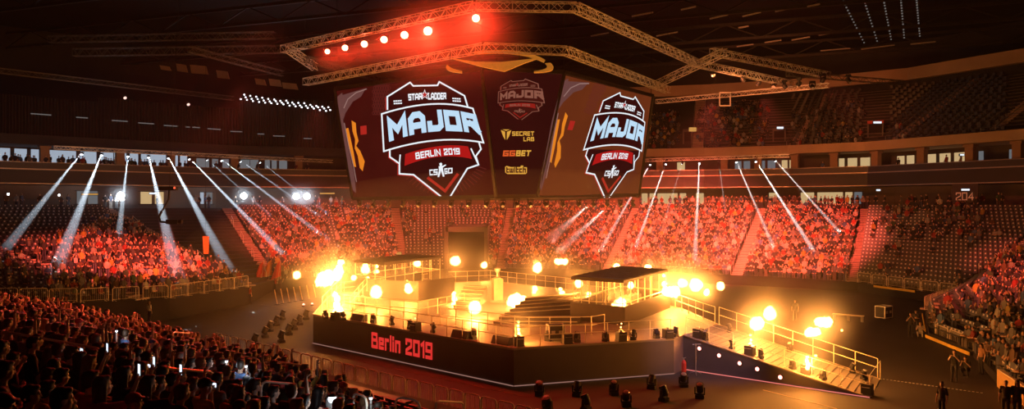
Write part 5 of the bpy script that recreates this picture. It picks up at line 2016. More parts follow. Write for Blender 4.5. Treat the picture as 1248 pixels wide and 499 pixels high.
ZONES = [  # where the picture shows people in the lower stands, and how close they sit
    ([(55, 352), (62, 318), (78, 298), (98, 282), (130, 262), (160, 266), (200, 292), (296, 330), (300, 352)], .93),
    ([(-30, 345), (-30, 290), (60, 290), (60, 345)], .3), ([(60, 300), (60, 275), (110, 262), (130, 262), (98, 284)], .2),
    ([(288, 332), (296, 300), (325, 278), (360, 266), (400, 262), (400, 335)], .93), ([(270, 300), (280, 262), (400, 248), (400, 262), (325, 278)], .4),
    ([(414, 335), (408, 262), (400, 248), (505, 248), (500, 285), (450, 335)], .55), ([(505, 248), (600, 248), (600, 340), (450, 335), (500, 285)], .06),
    ([(597, 345), (600, 248), (1048, 248), (1040, 345)], .98),
    ([(1062, 290), (1062, 247), (1190, 247), (1230, 285)], .3), ([(1062, 350), (1062, 290), (1230, 285), (1190, 350)], .05),
    ([(1180, 470), (1190, 352), (1215, 310), (1260, 295), (1290, 300), (1290, 520), (1200, 520)], .62), ([(1110, 440), (1130, 378), (1180, 352), (1190, 440)], .3)]
AISLES = [4.0, 5.0, 6.05, 7.3, 8.75, 10.15, 11.4, 13.0, 13.9, 15.3, 16.4]


def k_len(i):
    return ((FRONT[i + 1] - FRONT[i]).length + (BACK[i + 1] - BACK[i]).length) / 2


places, empties = [], []
for r in range(ROWS):
    for i in range(NK - 1):
        L = (bowl(i + .999, 0, r) - bowl(i, 0, r)).length
        n = max(1, int(L / .54))
        for j in range(n):
            k = i + (j + .5) / n
            if min(abs(k - a) * k_len(min(i, NK - 2)) for a in AISLES) < .75:
                continue
            if 13.0 < k < 13.95:
                continue
            p = bowl(k, 0, r + .35)
            p.z = ZF[i] * (1 - (k - i)) + ZF[i + 1] * (k - i) + (ZT - (ZF[i] * (1 - (k - i)) + ZF[i + 1] * (k - i))) * r / ROWS
            if p.y < 10:
                continue
            u, v = proj(p + Vector((0, 0, 1.1)))
            if not (-25 < u < 1275 and v < 515):
                continue
            # tunnel mouth in the far stand
            if 541 < u < 594 and v > 278:
                continue
            dens = 0
            for P, d in ZONES:
                if inpoly(u, v, P):
                    dens = max(dens, d)
            f = BACK[i].lerp(BACK[i + 1], k - i) - FRONT[i].lerp(FRONT[i + 1], k - i)
            rz = math.atan2(-f.y, -f.x) - math.pi / 2
            if R.random() < dens:
                places.append((p.x + R.uniform(-.06, .06), p.y + R.uniform(-.1, .1), p.z, rz + R.uniform(-.4, .4), R.choices([0, 1, 2], [.42, .1, .48])[0]))
            else:
                empties.append((p, rz, u, v))
crowd('crowd', places, 'crowd packed into the lower stands behind and beside the stage')
places = [(c[3].x, c[3].y, c[3].z, FACE + R.uniform(-.3, .3), R.choices([0, 1], [.93, .07])[0]) for c in NEAR_REST]
if places:
    crowd('crowd', places, 'farther rows of seated people in the near stand beside the dark floor')
# upper stand, suites and concourse
places = []
UZONE = [([(780, 180), (780, 140), (850, 128), (935, 120), (960, 140), (960, 178)], .6), ([(940, 182), (940, 135), (1050, 122), (1060, 178)], .3), ([(1060, 185), (1060, 150), (1120, 150), (1120, 185)], .12)]
for r in range(UR):
    pts = ring(.3 + UD * (r + .35) / UR)
    z = UZ0 + (UZ1 - UZ0) * r / UR
    for i in range(4, 9):
        a, b = pts[i], pts[i + 1]
        n = int((b - a).length / .56)
        for j in range(n):
            p = a.lerp(b, (j + .5) / n); p.z = z
            u, v = proj(p + Vector((0, 0, 1.1)))
            dens = max([d for P, d in UZONE if inpoly(u, v, P)] + [0])
            if (u - 838) ** 2 < 90 or (u - 951) ** 2 < 200 or (u - 1068) ** 2 < 260:
                dens = 0
            d = (b - a).normalized()
            if R.random() < dens:
                places.append((p.x, p.y, z, math.atan2(d.x, -d.y) + math.pi / 2 + R.uniform(-.3, .3), R.choices([0, 1], [.9, .1])[0]))
UPPER_SEAT = []
for o, z, spans, dens in [(.9, 14.2, [(-10, 240, .75), (240, 400, .25), (1095, 1200, .3), (985, 1010, .5)], 1), (2.2, 14.2, [(-10, 240, .5)], 1), (1.0, 9.3, [(0, 280, .25), (280, 420, .5), (600, 800, .8), (800, 1060, .75), (1060, 1248, .35)], 1), (2.4, 9.3, [(800, 1060, .6), (1060, 1248, .2)], 1)]:
    for (u0, u1, d) in spans:
        u = u0
        while u < u1:
            if R.random() < d:
                p, dd, n = ring_u(u, o + R.uniform(-.3, .5))
                places.append((p.x, p.y, z, math.atan2(-n.y, -n.x) - math.pi / 2 + R.uniform(-1, 1), 2))
            u += R.uniform(4, 8)
crowd('crowd', places, 'scattered people in the upper stand, the suites and along the concourse')

# --- people on and around the arena floor
FLOOR_P = [  # feet pixel, height they stand on, kind, turn, shirt, words
    (969, 391, 0, 0, 2.6, (.02, .02, .02), 'person in black standing with arms hanging on the dark floor beyond the ramp'),
    (1148, 512, 0, 0, 2.0, (.02, .02, .02), 'person in black shirt walking on the dark floor, seen from behind'),
    (1163, 466, 0, 2, 2.4, (.02, .02, .022), 'person in black holding a camera, dark floor beside a second crewman'),
    (1178, 459, 0, 3, 2.2, (.03, .03, .03), 'person in black crouching beside the standing crewman with a camera'),
    (1196, 456, 0, 4, 1.7, (.3, .16, .08), 'person in tan top with long hair standing by the barrier'),
    (1203, 452, 0, 1, 1.9, (.1, .06, .04), 'person in cap with folded arms right by the barrier'),
    (1110, 411, 0, 2, 2.7, (.05, .05, .05), 'person in grey with a camera, first before the low barrier'),
    (1122, 412, 0, 3, 2.5, (.4, .38, .36), 'person in pale trousers crouching before the low barrier'),
    (1116, 407, 0, 1, 2.4, (.03, .03, .03), 'person in black cap standing behind the two at the low barrier'),
    (1226, 512, .3, 0, 2.3, (.02, .02, .02), 'dark standing person behind the yellow barrier end at the very bottom'),
    (1240, 514, .3, 4, 2.3, (.03, .02, .02), 'dark long-haired person beside the yellow barrier end at the very bottom'),
    (150, 388, 0, 1, -.6, (.1, .05, .04), 'person in dark cap walking the passage between the near and the side stand'),
    (172, 390, 0, 0, -.4, (.12, .06, .04), 'person in brown shirt in the passage between the near and the side stand'),
    (182, 394, 0, 4, -.5, (.6, .58, .55), 'person in white shirt in the passage between the near and the side stand'),
    (305, 371, 0, 0, -.8, (.35, .05, .03), 'person in red shirt standing at the end of the side stand wall'),
    (316, 357, 0, 5, -.8, (.3, .04, .03), 'flag bearer with raised arm holding the first red flag'),
    (325, 355, 0, 5, -.8, (.1, .03, .03), 'flag bearer with raised arm holding the middle flag'),
    (336, 357, 0, 5, -.8, (.3, .05, .03), 'flag bearer with raised arm holding the flag nearest the poles'),
    (342, 357, 0, 2, -.8, (.06, .05, .05), 'person in dark clothes with a camera beside the flag bearers')]
FLAGB = []
for (u, v, z, k, rz, sh, lab) in FLOOR_P:
    p = ground(u, v, z)
    KST[k].put(p, rz, lab, 'person', 'crew and flag bearers on the floor', R.uniform(.97, 1.04), {'person': R.choice(SKINS), 'shirt': sh, 'trousers': (.03, .03, .035) if 'pale' not in lab else (.5, .48, .45), 'hair': R.choice(HAIRS)[1], 'cap': (.02, .02, .02)})
    if lab.startswith('flag bearer'):
        FLAGB.append((p, rz))
for i, (p, rz) in enumerate(FLAGB):
    m = Matrix.Rotation(rz, 3, 'Z')
    h = p + m @ Vector((.27, .07, 1.95))
    b = Vector((h.x, h.y, p.z + 1.0))
    t = thing('flag', ['plain red flag on a pole, the first of three held up by bearers', 'orange and red flag on a pole, the middle of three held up by bearers', 'plain red flag on a pole, the one of three nearest the slim poles'][i], 'flag', b, 'flags held up by bearers')
    top = Vector((h.x, h.y, p.z + 3.6)) + Vector((.35, 0, 0))
    mb = MB(); mb.tube([b, top], .02, 6); mb.build('pole', M_STEEL, t)
    mb = MB()
    n = 8
    vs, fs = [], []
    for a in range(n + 1):
        for c in range(n + 1):
            s_, q_ = a / n, c / n
            x = -s_ * 1.15 * (1 - .55 * (1 - q_))
            vs.append(top + Vector((x, .12 * math.sin(s_ * 6 + i), -1.75 * q_ - .5 * s_)))
    for a in range(n):
        for c in range(n):
            o_ = a * (n + 1) + c
            fs.append((o_, o_ + n + 1, o_ + n + 2, o_ + 1))
    mb.add(vs, fs)
    mb.build('cloth', mat('flag_cloth' + ('_orange' if i == 1 else ''), (.6, .16, .03) if i == 1 else (.5, .03, .02), .8), t)
# ------------------------------------------------------------------ seats
def seat_mesh():
    mb = MB()
    mb.prism([(-.22, .02, .42), (.22, .02, .42), (.22, .40, .45), (-.22, .40, .45)], (0, 0, .04))
    mb.prism([(-.22, -.02, .40), (.22, -.02, .40), (.2, -.10, .84), (-.2, -.10, .84)], (0, .05, .01))
    mb.bar((-.2, .05, .0), (-.2, .05, .44), .05); mb.bar((.2, .05, .0), (.2, .05, .44), .05)
    me = mb.mesh('stadium_seat', M_SEAT)
    pl = MB(); pl.prism([(-.075, -.02, .66), (.075, -.02, .66), (.075, -.045, .80), (-.075, -.045, .80)], (0, .012, .003))
    return me, pl.mesh('number_plate', M_PLATE), mb, pl


SEAT, PLATE, S_MB, P_MB = seat_mesh()
block = [e for e in empties if 1060 < e[2] < 1215 and 244 < e[3] < 356]
block.sort(key=lambda e: e[0].y)
for e in block[:270]:
    o = bpy.data.objects.new('stadium_seat', SEAT); COL.objects.link(o)
    o.location = e[0]; o.rotation_euler = (0, 0, e[1])
    tag(o, 'empty dark stadium seat with a small pale plate in the block below the number', 'seat', 'empty seats below the number')
    p = bpy.data.objects.new('number_plate', PLATE); COL.objects.link(p); p.parent = o
rest = [(e[0], e[1]) for e in block[270:]] + [(e[0], e[1]) for e in empties if not (1060 < e[2] < 1215 and 244 < e[3] < 356) and e[2] > -5]
for r in range(UR):
    pts = ring(.3 + UD * (r + .3) / UR)
    z = UZ0 + (UZ1 - UZ0) * r / UR
    for i in range(4, 8):
        a, b = pts[i], pts[i + 1]
        d = (b - a).normalized()
        n = int((b - a).length / 1.1)
        for j in range(n):
            p = a.lerp(b, (j + .5) / n); p.z = z
            u, v = proj(p)
            if 950 < u < 1225 and (u - 951) ** 2 > 200 and (u - 1068) ** 2 > 260:
                rest.append((p, math.atan2(d.x, -d.y) + math.pi / 2))
for row in range(NR - 3):
    for i in range(0, 86):
        p = near_pt(-45.5 + .56 * i + (.28 if row % 2 else 0), row) - E2 * .1
        if p.y > 4.5:
            rest.append((p, FACE))
vs, fs, mi = [], [], []
sv, pv = np.array(S_MB.v), np.array(P_MB.v)
av = np.concatenate([sv, pv]); af = S_MB.f + [tuple(len(sv) + i for i in f) for f in P_MB.f]; am = [0] * len(S_MB.f) + [1] * len(P_MB.f)
base = 0
for (p, rz) in rest:
    c, s = math.cos(rz), math.sin(rz)
    w = np.empty_like(av)
    w[:, 0] = av[:, 0] * c - av[:, 1] * s + p.x; w[:, 1] = av[:, 0] * s + av[:, 1] * c + p.y; w[:, 2] = av[:, 2] + p.z
    vs.append(w); fs += [tuple(base + i for i in f) for f in af]; mi += am; base += len(av)
me = bpy.data.meshes.new('seating')
me.from_pydata(np.concatenate(vs).tolist(), [], fs)
me.materials.append(M_SEAT); me.materials.append(M_PLATE)
me.polygons.foreach_set('material_index', mi)
o = bpy.data.objects.new('seating', me); COL.objects.link(o)
tag(o, 'all the farther rows of dark stadium seats around the bowl', 'seats', kind='stuff')

# ------------------------------------------------------------------ stairs (aisles) that run up through the stands
M_STEP = mat('stair_tread', (.34, .24, .2), .7)
words = {4.0: 'behind the fenced lower block', 5.0: 'lit red beside the block with the number', 6.05: 'between the packed far crowd and the empty block', 7.3: 'in the far crowd nearest the number', 8.75: 'in the middle of the far crowd',
         10.15: 'in the far crowd behind the tunnel', 11.4: 'over the empty seats beside the tunnel', 13.0: 'beside the gangway gap', 13.9: 'at the edge of the side stand', 15.3: 'in the middle of the side stand', 16.4: 'at the dark end of the side stand'}
for a in AISLES:
    i = int(a)
    p0 = bowl(a, 0, 0)
    if not (-40 < proj(p0)[0] < 1290):
        continue
    f = (bowl(a, 0, ROWS) - p0); f.z = 0; f.normalize()
    s = Vector((-f.y, f.x, 0))
    mb = MB()
    for r in range(ROWS * 2):
        p = bowl(a, 0, r / 2); 
        zf = ZF[i] * (1 - (a - i)) + ZF[min(i + 1, NK - 1)] * (a - i)
        z = zf + (ZT - zf) * (r / 2) / ROWS
        q0, q1 = FRONT[i].lerp(FRONT[i + 1], a - i), BACK[i].lerp(BACK[i + 1], a - i)
        c = q0.lerp(q1, (r / 2 + .25) / ROWS)
        dl = (q1 - q0).length / ROWS / 2
        mb.obox((c.x, c.y, z + .04), s * .65, f * (dl * .42), (0, 0, .07))
    t = thing('stairs', 'aisle stairs climbing through the stand ' + words[a], 'stairs', p0, 'aisle stairs of the stands')
    mb.build('steps', M_STEP, t)
    if a not in (4.0,):
        for r in (0, 5, 10, 15):
            p = bowl(a, 0, r) + s * .72
            mb = MB(); mb.tube([p, p + Vector((0, 0, 1.0)), p + f * 1.4 + Vector((0, 0, 1.55)), p + f * 1.4 + Vector((0, 0, .5))], .03, 6)
            mb.build('handrail', M_STEEL, t)

for i, (u, lab) in enumerate([(1204, 'at the end of the empty upper seats'), (1086, 'beside the second dark doorway of the upper stand'), (966, 'beside the first dark doorway of the upper stand'), (850, 'in the full upper stand')]):
    p, d, n = ring_u(u, .3)
    mb = MB()
    for r in range(UR * 2):
        c = p + n * (UD * (r + .5) / UR / 2)
        mb.obox((c.x, c.y, UZ0 + (UZ1 - UZ0) * r / UR / 2 + .1), d * .8, n * .22, (0, 0, .1))
    t = thing('stairs', 'aisle stairs of the upper stand ' + lab, 'stairs', at(p, UZ0), 'aisle stairs of the upper stand')
    mb.build('steps', M_STEP, t)
    for s_ in (-.85, .85):
        a_, b_ = at(p + d * s_, UZ0 + .9), at(p + d * s_ + n * UD, UZ1 + .9)
        mb = MB(); mb.tube([at(a_, UZ0), a_, b_, at(b_, UZ1)], .03, 6); mb.build('handrail', M_STEEL, t)

# tunnel mouth in the far stand
tn = thing('tunnel', 'dark wide tunnel mouth framed in concrete at the foot of the far stand', 'tunnel', pix(566, 310, 103))
y = 103.5
a, b, c_, d_ = pix(546, 283, y), pix(590, 283, y), pix(590, 316, y), pix(546, 316, y)
mb = MB()
mb.prism([pix(543, 277, y), pix(593, 277, y), pix(593, 283, y), pix(543, 283, y)], (0, 16, 0)); mb.build('lintel', M_CONC, tn)
for (u0, u1) in ((541.5, 546), (590, 594)):
    mb = MB(); mb.prism([pix(u0, 277, y), pix(u1, 277, y), Vector((pix(u1, 277, y).x, y, 0)), Vector((pix(u0, 277, y).x, y, 0))], (0, 12, 0)); mb.build('side_wall', M_CONC, tn)
mb = MB(); mb.prism([a + Vector((0, .8, 0)), b + Vector((0, .8, 0)), Vector((b.x, y + .8, 0)), Vector((a.x, y + .8, 0))], (0, .1, 0)); mb.build('black_curtain', M_DRAPE, tn)
# ------------------------------------------------------------------ barriers, rails, small things on the floor
M_BAR = mat('barrier_steel', (.75, .66, .52), .4, .2)


def hoop_mesh(w, h, bars, r=.034, foot=True):
    mb = MB()
    c = .16
    pts = [(-w / 2, 0, 0), (-w / 2, 0, h - c)] + [(-w / 2 + c - c * math.cos(a), 0, h - c + c * math.sin(a)) for a in (.5, 1.05, 1.5708)] + [(w / 2 - c + c * math.sin(a), 0, h - c + c * math.cos(a)) for a in (0.02, .52, 1.05)] + [(w / 2, 0, h - c), (w / 2, 0, 0)]
    mb.tube(pts, r, 7)
    frame = mb.mesh('frame', M_BAR)
    mb = MB()
    for i in range(bars):
        x = -w / 2 + w * (i + 1) / (bars + 1)
        mb.tube([(x, 0, .14), (x, 0, h - .04)], .007, 5)
    mb.tube([(-w / 2, 0, .14), (w / 2, 0, .14)], .016, 6)
    infill = mb.mesh('bars', M_BAR)
    mb = MB()
    mb.bar((-w * .4, -.3, .02), (-w * .4, .3, .02), .06, .03); mb.bar((w * .4, -.3, .02), (w * .4, .3, .02), .06, .03)
    return frame, infill, mb.mesh('foot', M_BAR)


def hoop_kind(name, w, h, bars):
    k = Kind(name)
    for n, m in zip(('frame', 'bars', 'foot'), hoop_mesh(w, h, bars)):
        k.part(n, m)
    return k


K_HOOP = hoop_kind('crowd_barrier', .94, 1.14, 2)
K_FENCE = hoop_kind('barrier_panel', 2.0, 1.1, 13)
# the long line before the near stand
S2B = 24.8
n = 0
s1 = -50.0
order = []
while s1 < -21.2:
    p = E1 * s1 + E2 * S2B
    u, v = proj(p)
    if u > 185:
        order.append((p, u))
    s1 += 1.06
for i, (p, u) in enumerate(order):
    tall = 1.0
    K_HOOP.put(p, math.atan2(E1.y, E1.x) + R.uniform(-.06, .06), 'round topped steel barrier in the line before the near stand, %s from its far end' % nth(i + 1), 'barrier', 'barriers before the near stand', tall)


def fence(k0, k1, z, label, group, out=0.15, ku=None, zlist=None):
    """barrier panels along the foot of a stand between two knots"""
    n = 0
    for i in range(k0, k1):
        a, b = FRONT[i], FRONT[i + 1]
        L = (b - a).length
        m = max(1, round(L / 2.04))
        for j in range(m):
            p = a.lerp(b, (j + .5) / m)
            u, v = proj(p + Vector((0, 0, 1)))
            if not (-20 < u < 1265 and v < 515):
                continue
            zz = (ZF[i] + (ZF[i + 1] - ZF[i]) * (j + .5) / m) if z is None else z
            d = (b - a).normalized()
            nn = Vector((-d.y, d.x, 0))
            n += 1
            q = p + nn * out
            K_FENCE.put((q.x, q.y, zz), math.atan2(d.y, d.x), label % nth(n), 'barrier', group)


fence(6, 13, 0, 'barred steel barrier at the foot of the far stand, %s from the ramp side', 'barriers of the far stand', -.5)
fence(14, 18, None, 'barred steel fence on the wall of the side stand, %s from the flags', 'fence of the side stand', .1)
fence(5, 6, None, 'barred steel fence under the block with the number, %s from the fenced lower block', 'fence under the block with the number', .1)
fence(0, 4, 0, 'barred steel barrier round the lower block, %s from the bottom', 'barriers of the lower block', -.4)
fence(4, 5, None, 'barred steel fence by the corner of the lower block, %s from the barriers', 'fence by the lower block', .1)
# yellow kick strips and low walls
for (k0, k1, lab) in ((2, 3, 'yellow board along the foot of the lower block barrier'), (5, 6, 'yellow board at the foot of the block with the number'), (3, 4, 'yellow board on the corner step above the barrier')):
    a, b = FRONT[k0], FRONT[k1]
    if k0 == 5:
        a, b = a.lerp(b, .38), a.lerp(b, .8)
    d = (b - a).normalized(); nn = Vector((-d.y, d.x, 0))
    za = ZF[k0] if k0 == 5 else (.3 if k0 == 2 else .7)
    mb = MB(); mb.bar(at(a, za - .1) - nn * -.25, at(b, za - .1) + nn * .25, .06, .22)
    tag(mb.build('kick_board', M_YELLOW), lab, 'board')
a, b = FRONT[1], FRONT[2]
t = thing('barrier_wall', 'low yellow lit wall at the very corner of the lower block barrier', 'wall', a)
mb = MB(); mb.prism([at(FRONT[0], 0), at(FRONT[1], 0), at(FRONT[1], .9), at(FRONT[0], .9)], (-.12, .02, 0)); mb.build('panel', mat('ochre_panel', (.5, .33, .12), .7), t)
mb = MB(); mb.bar(at(FRONT[0], .93), at(FRONT[1], .93), .2, .06); mb.build('cap_rail', M_BAR, t)

# aisle hoops in the near stand
def guard(label, pa, pb, h=.95):
    pa, pb = Vector(pa), Vector(pb)
    t = thing('guard_rail', label, 'rail', pa, 'guard rails in the near stand')
    d = (pb - pa).normalized()
    up = Vector((0, 0, 1))
    c = .14
    pts = [pa, pa + up * (h - c), pa + up * (h - c * .3) + d * c * .3, pa + up * h + d * c, pb + up * h - d * c, pb + up * (h - c * .3) - d * c * .3, pb + up * (h - c), pb]
    mb = MB(); mb.tube(pts, .024, 8); mb.build('hoop', M_BAR, t)
    mb = MB(); mb.tube([pa + up * h * .5, pb + up * h * .5], .018, 6); mb.build('midrail', M_BAR, t)
    return t


def head_y(u, v):
    """distance at which the seated heads of the near stand are seen at that place"""
    a, b = (u - 624) / F, (v - 249.5) / F
    return min(40, .95 * 1.3 / max(.01, b - .2795 * (.682 * a + .731)))


def rail_uv(u0, v0, u1, v1, y0, y1, label, h=1.0):
    y0, y1 = head_y(u0, v0), head_y(u1, v1)
    a, b = pix(u0, v0, y0), pix(u1, v1, y1)
    guard(label, a - Vector((0, 0, h)), b - Vector((0, 0, h)), h)


rail_uv(198, 449, 262, 454, 21, 19, 'round ended guard rail among the near crowd, the lowest of the aisle hoops')
rail_uv(286, 432, 317, 438, 32, 29, 'round ended guard rail at the front of the near crowd below the stage corner')
rail_uv(211, 405, 243, 408, 40, 37, 'round ended guard rail at the far front end of the near crowd')
rail_uv(336, 441, 372, 446, 31, 28, 'round ended guard rail before the dark pit near the barrier')
rail_uv(482, 484, 512, 489, 26, 24, 'guard rail in the dark pit below the lettering')
rail_uv(531, 489, 565, 491, 24, 22.5, 'guard rail in the dark pit, the one closest to the camera')
rail_uv(318, 465, 362, 469, 23.5, 21.5, 'low guard rail behind the heads at the front of the near crowd')
rail_uv(430, 479, 447, 484, 25, 24, 'short guard rail at the end of the near crowd')
rail_uv(1, 404, 126, 426, 27, 21, 'long straight rail crossing the near crowd by the dark edge')
rail_uv(72, 376, 102, 383, 40, 37, 'guard rail at the far dark end of the near crowd')

mb = MB()
q4 = [E1 * s + E2 * t for s, t in ((-52, 15.9), (-6, 15.9), (-6, 24.35), (-52, 24.35))]
mb.prism([at(p, 0) for p in q4], (0, 0, .5)); struct(mb.build('floor_pit_deck', M_DRAPE))
for i, (u, v) in enumerate([(405, 487), (142, 404), (276, 441), (452, 486), (300, 447)]):  # added lamps that stand in for beams hitting white shirts
    y = head_y(u, v) * (1.0 if i else .98)
    p = pix(u, v, y)
    t = thing('added_lamp', 'small added white lamp brightening the near crowd, ' + ['the large one before the lettering', 'by the far end of the crowd', 'near the front guard rail', 'by the crowd end below the lettering', 'just behind the front guard rail'][i], 'lamp', p, 'added white lamps')
    r = .075 if i == 0 else .035
    mb = MB(); mb.ell(p, (r, r, r * .9), 12, 8); mb.build('bulb', glow('added_lamp_white', (.85, .93, 1), 3.0), t)
    mb = MB(); mb.lathe(p + Vector((0, 0, r * .7)), [(r * 1.1, 0), (r * .6, r * .5), (.02, r * .7)], 12); mb.build('shade', M_BLACK, t)
    mb = MB(); mb.tube([p - Vector((0, 0, r * .8)), p - Vector((0, 0, 1.3))], .02, 6); mb.build('stem', M_STEEL, t)
    light('POINT', 'added_lamp_light', p - Vector((0, 0, r + .08)), (.8, .9, 1), 9 if i == 0 else 6, shadow_soft_size=.1)
# dark press platform and covered desks in the pit before the crowd
for i, (u, v, w, d, lab) in enumerate([(345, 452, 5, 1.6, 'black covered desk in the pit before the near crowd, the one by the barrier hoops'), (440, 482, 4.5, 1.8, 'black covered desk in the pit before the near crowd, below the lettering'), (265, 428, 4, 1.6, 'black covered desk in the pit before the near crowd, the farthest')]):
    p = ground(u, v, 1.9)
    t = thing('pit_desk', lab, 'desk', at(p, 0), 'covered desks in the pit')
    rz = math.atan2(E1.y, E1.x)
    mb = MB(); mb.box((p.x, p.y, 1.86), (w, d, .08), rz); mb.build('top', M_BLACK, t)
    mb = MB(); mb.box((p.x, p.y, .92), (w - .1, d - .1, 1.8), rz); mb.build('drape', M_DRAPE, t)

# slim poles in a line beyond the stage corner
for i, u in enumerate([338, 345.5, 353, 361, 368.5, 377, 385]):
    v0 = 371.5 - i * 1.3
    p = ground(u, v0)
    t = thing('slim_pole', 'slim leaning pale pole beyond the stage corner, %s of seven counted from the flags' % nth(i + 1), 'pole', p, 'slim poles beyond the stage corner')
    mb = MB(); mb.lathe(p, [(.28, 0), (.28, .04), (.05, .06)], 12); mb.build('base', M_BLACK, t)
    mb = MB(); mb.tube([p + Vector((0, 0, .05)), p + Vector((-.28, 0, 1.45))], .045, 8); mb.build('pole', mat('pole_paint', (.8, .62, .4), .4), t)
for i, (u, v) in enumerate([(370, 372), (380.5, 371)]):
    p = ground(u, v + 2)
    t = thing('marker_light', 'small red marker light on the floor beyond the stage corner, %s' % ['nearer the poles', 'nearer the stage'][i], 'lamp', p, 'red marker lights on the floor')
    mb = MB(); mb.lathe(p, [(.16, 0), (.16, .12), (.1, .16)], 12); mb.build('housing', M_BLACK, t)
    mb = MB(); mb.ell(p + Vector((0, 0, .2)), (.11, .11, .1), 10, 8); mb.build('lens', M_LAMPRED, t)
# floor tape
pts = [ground(1076, 462.5), ground(1200, 480)]
tp = thing('floor_tape', 'dotted white tape line from the foot of the ramp across the dark floor', 'tape', pts[0])
mb = MB()
for i in range(26):
    a, b = pts[0].lerp(pts[1], i / 26), pts[0].lerp(pts[1], (i + .55) / 26)
    mb.bar(a + Vector((0, 0, .008)), b + Vector((0, 0, .008)), .07, .012)
mb.build('dash_strip', M_WHITE, tp)
for (a, b, lab) in [((383, 429), (640, 484), 'thin cable ramp running along the floor in front of the lettering'), ((318, 372), (385, 379), 'pale line on the floor between the flags and the stage'), ((930, 476), (1020, 499), 'worn pale line on the floor below the ramp')]:
    mb = MB(); mb.bar(ground(*a) + Vector((0, 0, .01)), ground(*b) + Vector((0, 0, .01)), .06 if 'cable' not in lab else .03, .012)
    tag(mb.build('floor_line', mat('worn_line', (.35, .26, .2), .6)), lab, 'line')
# low bench and case on the dark floor beyond the ramp
a, b = ground(1015, 390), ground(1053, 393)
t = thing('bench', 'long pale bench on the dark floor beyond the ramp', 'bench', a)
mb = MB(); mb.bar(at(a, .5), at(b, .5), .45, .07); mb.build('seat', M_BAR, t)
for k in (.06, .5, .94):
    p = a.lerp(b, k)
    mb = MB(); mb.box((p.x, p.y, .23), (.08, .4, .46)); mb.build('leg', M_STEEL, t)
# camera crane over the side stand
p = pix(205, 266, 62)
t = thing('camera_crane', 'dark remote camera head on a crane arm hanging before the side stand', 'camera', p)
mb = MB(); mb.tube([p + Vector((-.5, 0, .6)), p + Vector((-.72, 0, .1)), p + Vector((-.6, 0, -.3)), p + Vector((0, 0, -.36))], .09, 8); mb.build('bracket', M_BLACK, t)
mb = MB(); mb.box((p.x + .35, p.y, p.z - .3), (.9, .4, .36)); mb.lathe((p.x + .8, p.y, p.z - .3), [(.14, 0), (.18, .3)], 12, (1, 0, 0)); mb.build('camera', M_BLACK, t)
mb = MB(); mb.tube([p + Vector((-.45, 0, .6)), p + Vector((.0, .1, 1.5)), p + Vector((0, .2, 2.2))], .08, 8); mb.build('arm', M_BLACK, t)
mb = MB(); mb.box((p.x - .1, p.y + .2, p.z + 2.35), (1.4, .4, .3)); mb.build('carriage', M_BLACK, t)
mb = MB(); mb.ell((p.x + .5, p.y, p.z + 2.4), (.1, .1, .1), 8, 6); mb.build('tally_lamp', glow('tally', (.9, .12, .05), 1.2), t)
mb = MB(); mb.tube([p + Vector((0, .2, 2.4)), Vector((p.x + .4, p.y + 2, 34.9))], .02, 5); mb.build('cable', M_BLACK, t)
# orange lantern and yellow notice on the side stand
p = pix(250.5, 299, 80)
t = thing('hanging_banner', 'small orange hanging banner over the side stand', 'banner', p)
mb = MB(); mb.prism([p + Vector((-.3, 0, .9)), p + Vector((.35, 0, .9)), p + Vector((.3, 0, -.9)), p + Vector((-.2, 0, -.9))], (0, .04, 0)); mb.build('cloth', mat('banner_orange', (.85, .3, .08), .7), t)
mb = MB(); mb.tube([p + Vector((0, .02, .9)), Vector((p.x, p.y + .02, 34.9))], .012, 5); mb.build('wire', M_BLACK, t)
p = pix(238, 348, 71)
t = thing('notice_board', 'small yellow notice hung on the fence of the side stand', 'notice', p)
mb = MB(); mb.box(p, (.95, .05, .6), .6); mb.build('board', M_YELLOW, t)
mb = MB()
for x in (-.35, .35):
    mb.tube([p + Vector((x * .82, x * .56, .28)), p + Vector((x * .82, x * .56, .5))], .02, 5)
mb.build('hanger', M_STEEL, t)
# lit exit boxes and notices in the stands
for (u, v, w, h, y, m, lab) in [(844, 158, 9, 5, 121, 'amber', 'amber lit sign over the stair mouth in the full upper stand'), (950.5, 156, 8, 2.6, 113, 'cool', 'pale lit sign over the first dark doorway of the upper stand'), (1069, 149.5, 10, 2.4, 104, 'cool', 'pale lit sign over the second dark doorway of the upper stand'),
                                (1176, 231.5, 10, 2.2, 92, 'cool', 'pale lit sign above the number over the corner block'), (1070, 232, 5, 2, 99, 'cool', 'small pale lit sign beside the lit bar of the concourse'), (457, 276.5, 16, 4, 112, 'amber', 'amber lit board in the half empty seats by the tunnel'), (484, 309, 11, 3, 104, 'amber', 'amber lit board at the foot of the half empty seats'),
                                (110, 237, 20, 1.6, 92, 'amber', 'dim amber strip sign above the side stand'), (187, 236, 9, 2, 101, 'cool', 'pale strip sign above the side stand'), (399, 236, 18, 1.6, 117, 'amber', 'amber strip sign beside the white flood lamps'), (1172, 189, 5, 2, 92, 'cool', 'small pale lit sign on a suite pillar')]:
    c = pix(u, v, y)
    t = thing('lit_sign', lab, 'sign', c)
    s = y / F
    mb = MB(); mb.box(c, (w * s + .1, .2, h * s + .1)); mb.build('case', M_BLACK, t)
    mb = MB(); mb.box(c - Vector((0, .11, 0)), (w * s, .02, h * s)); mb.build('face', glow('sign_' + m, (1, .5, .12) if m == 'amber' else (.85, .92, 1), .55 if m == 'amber' else 1.1), t)
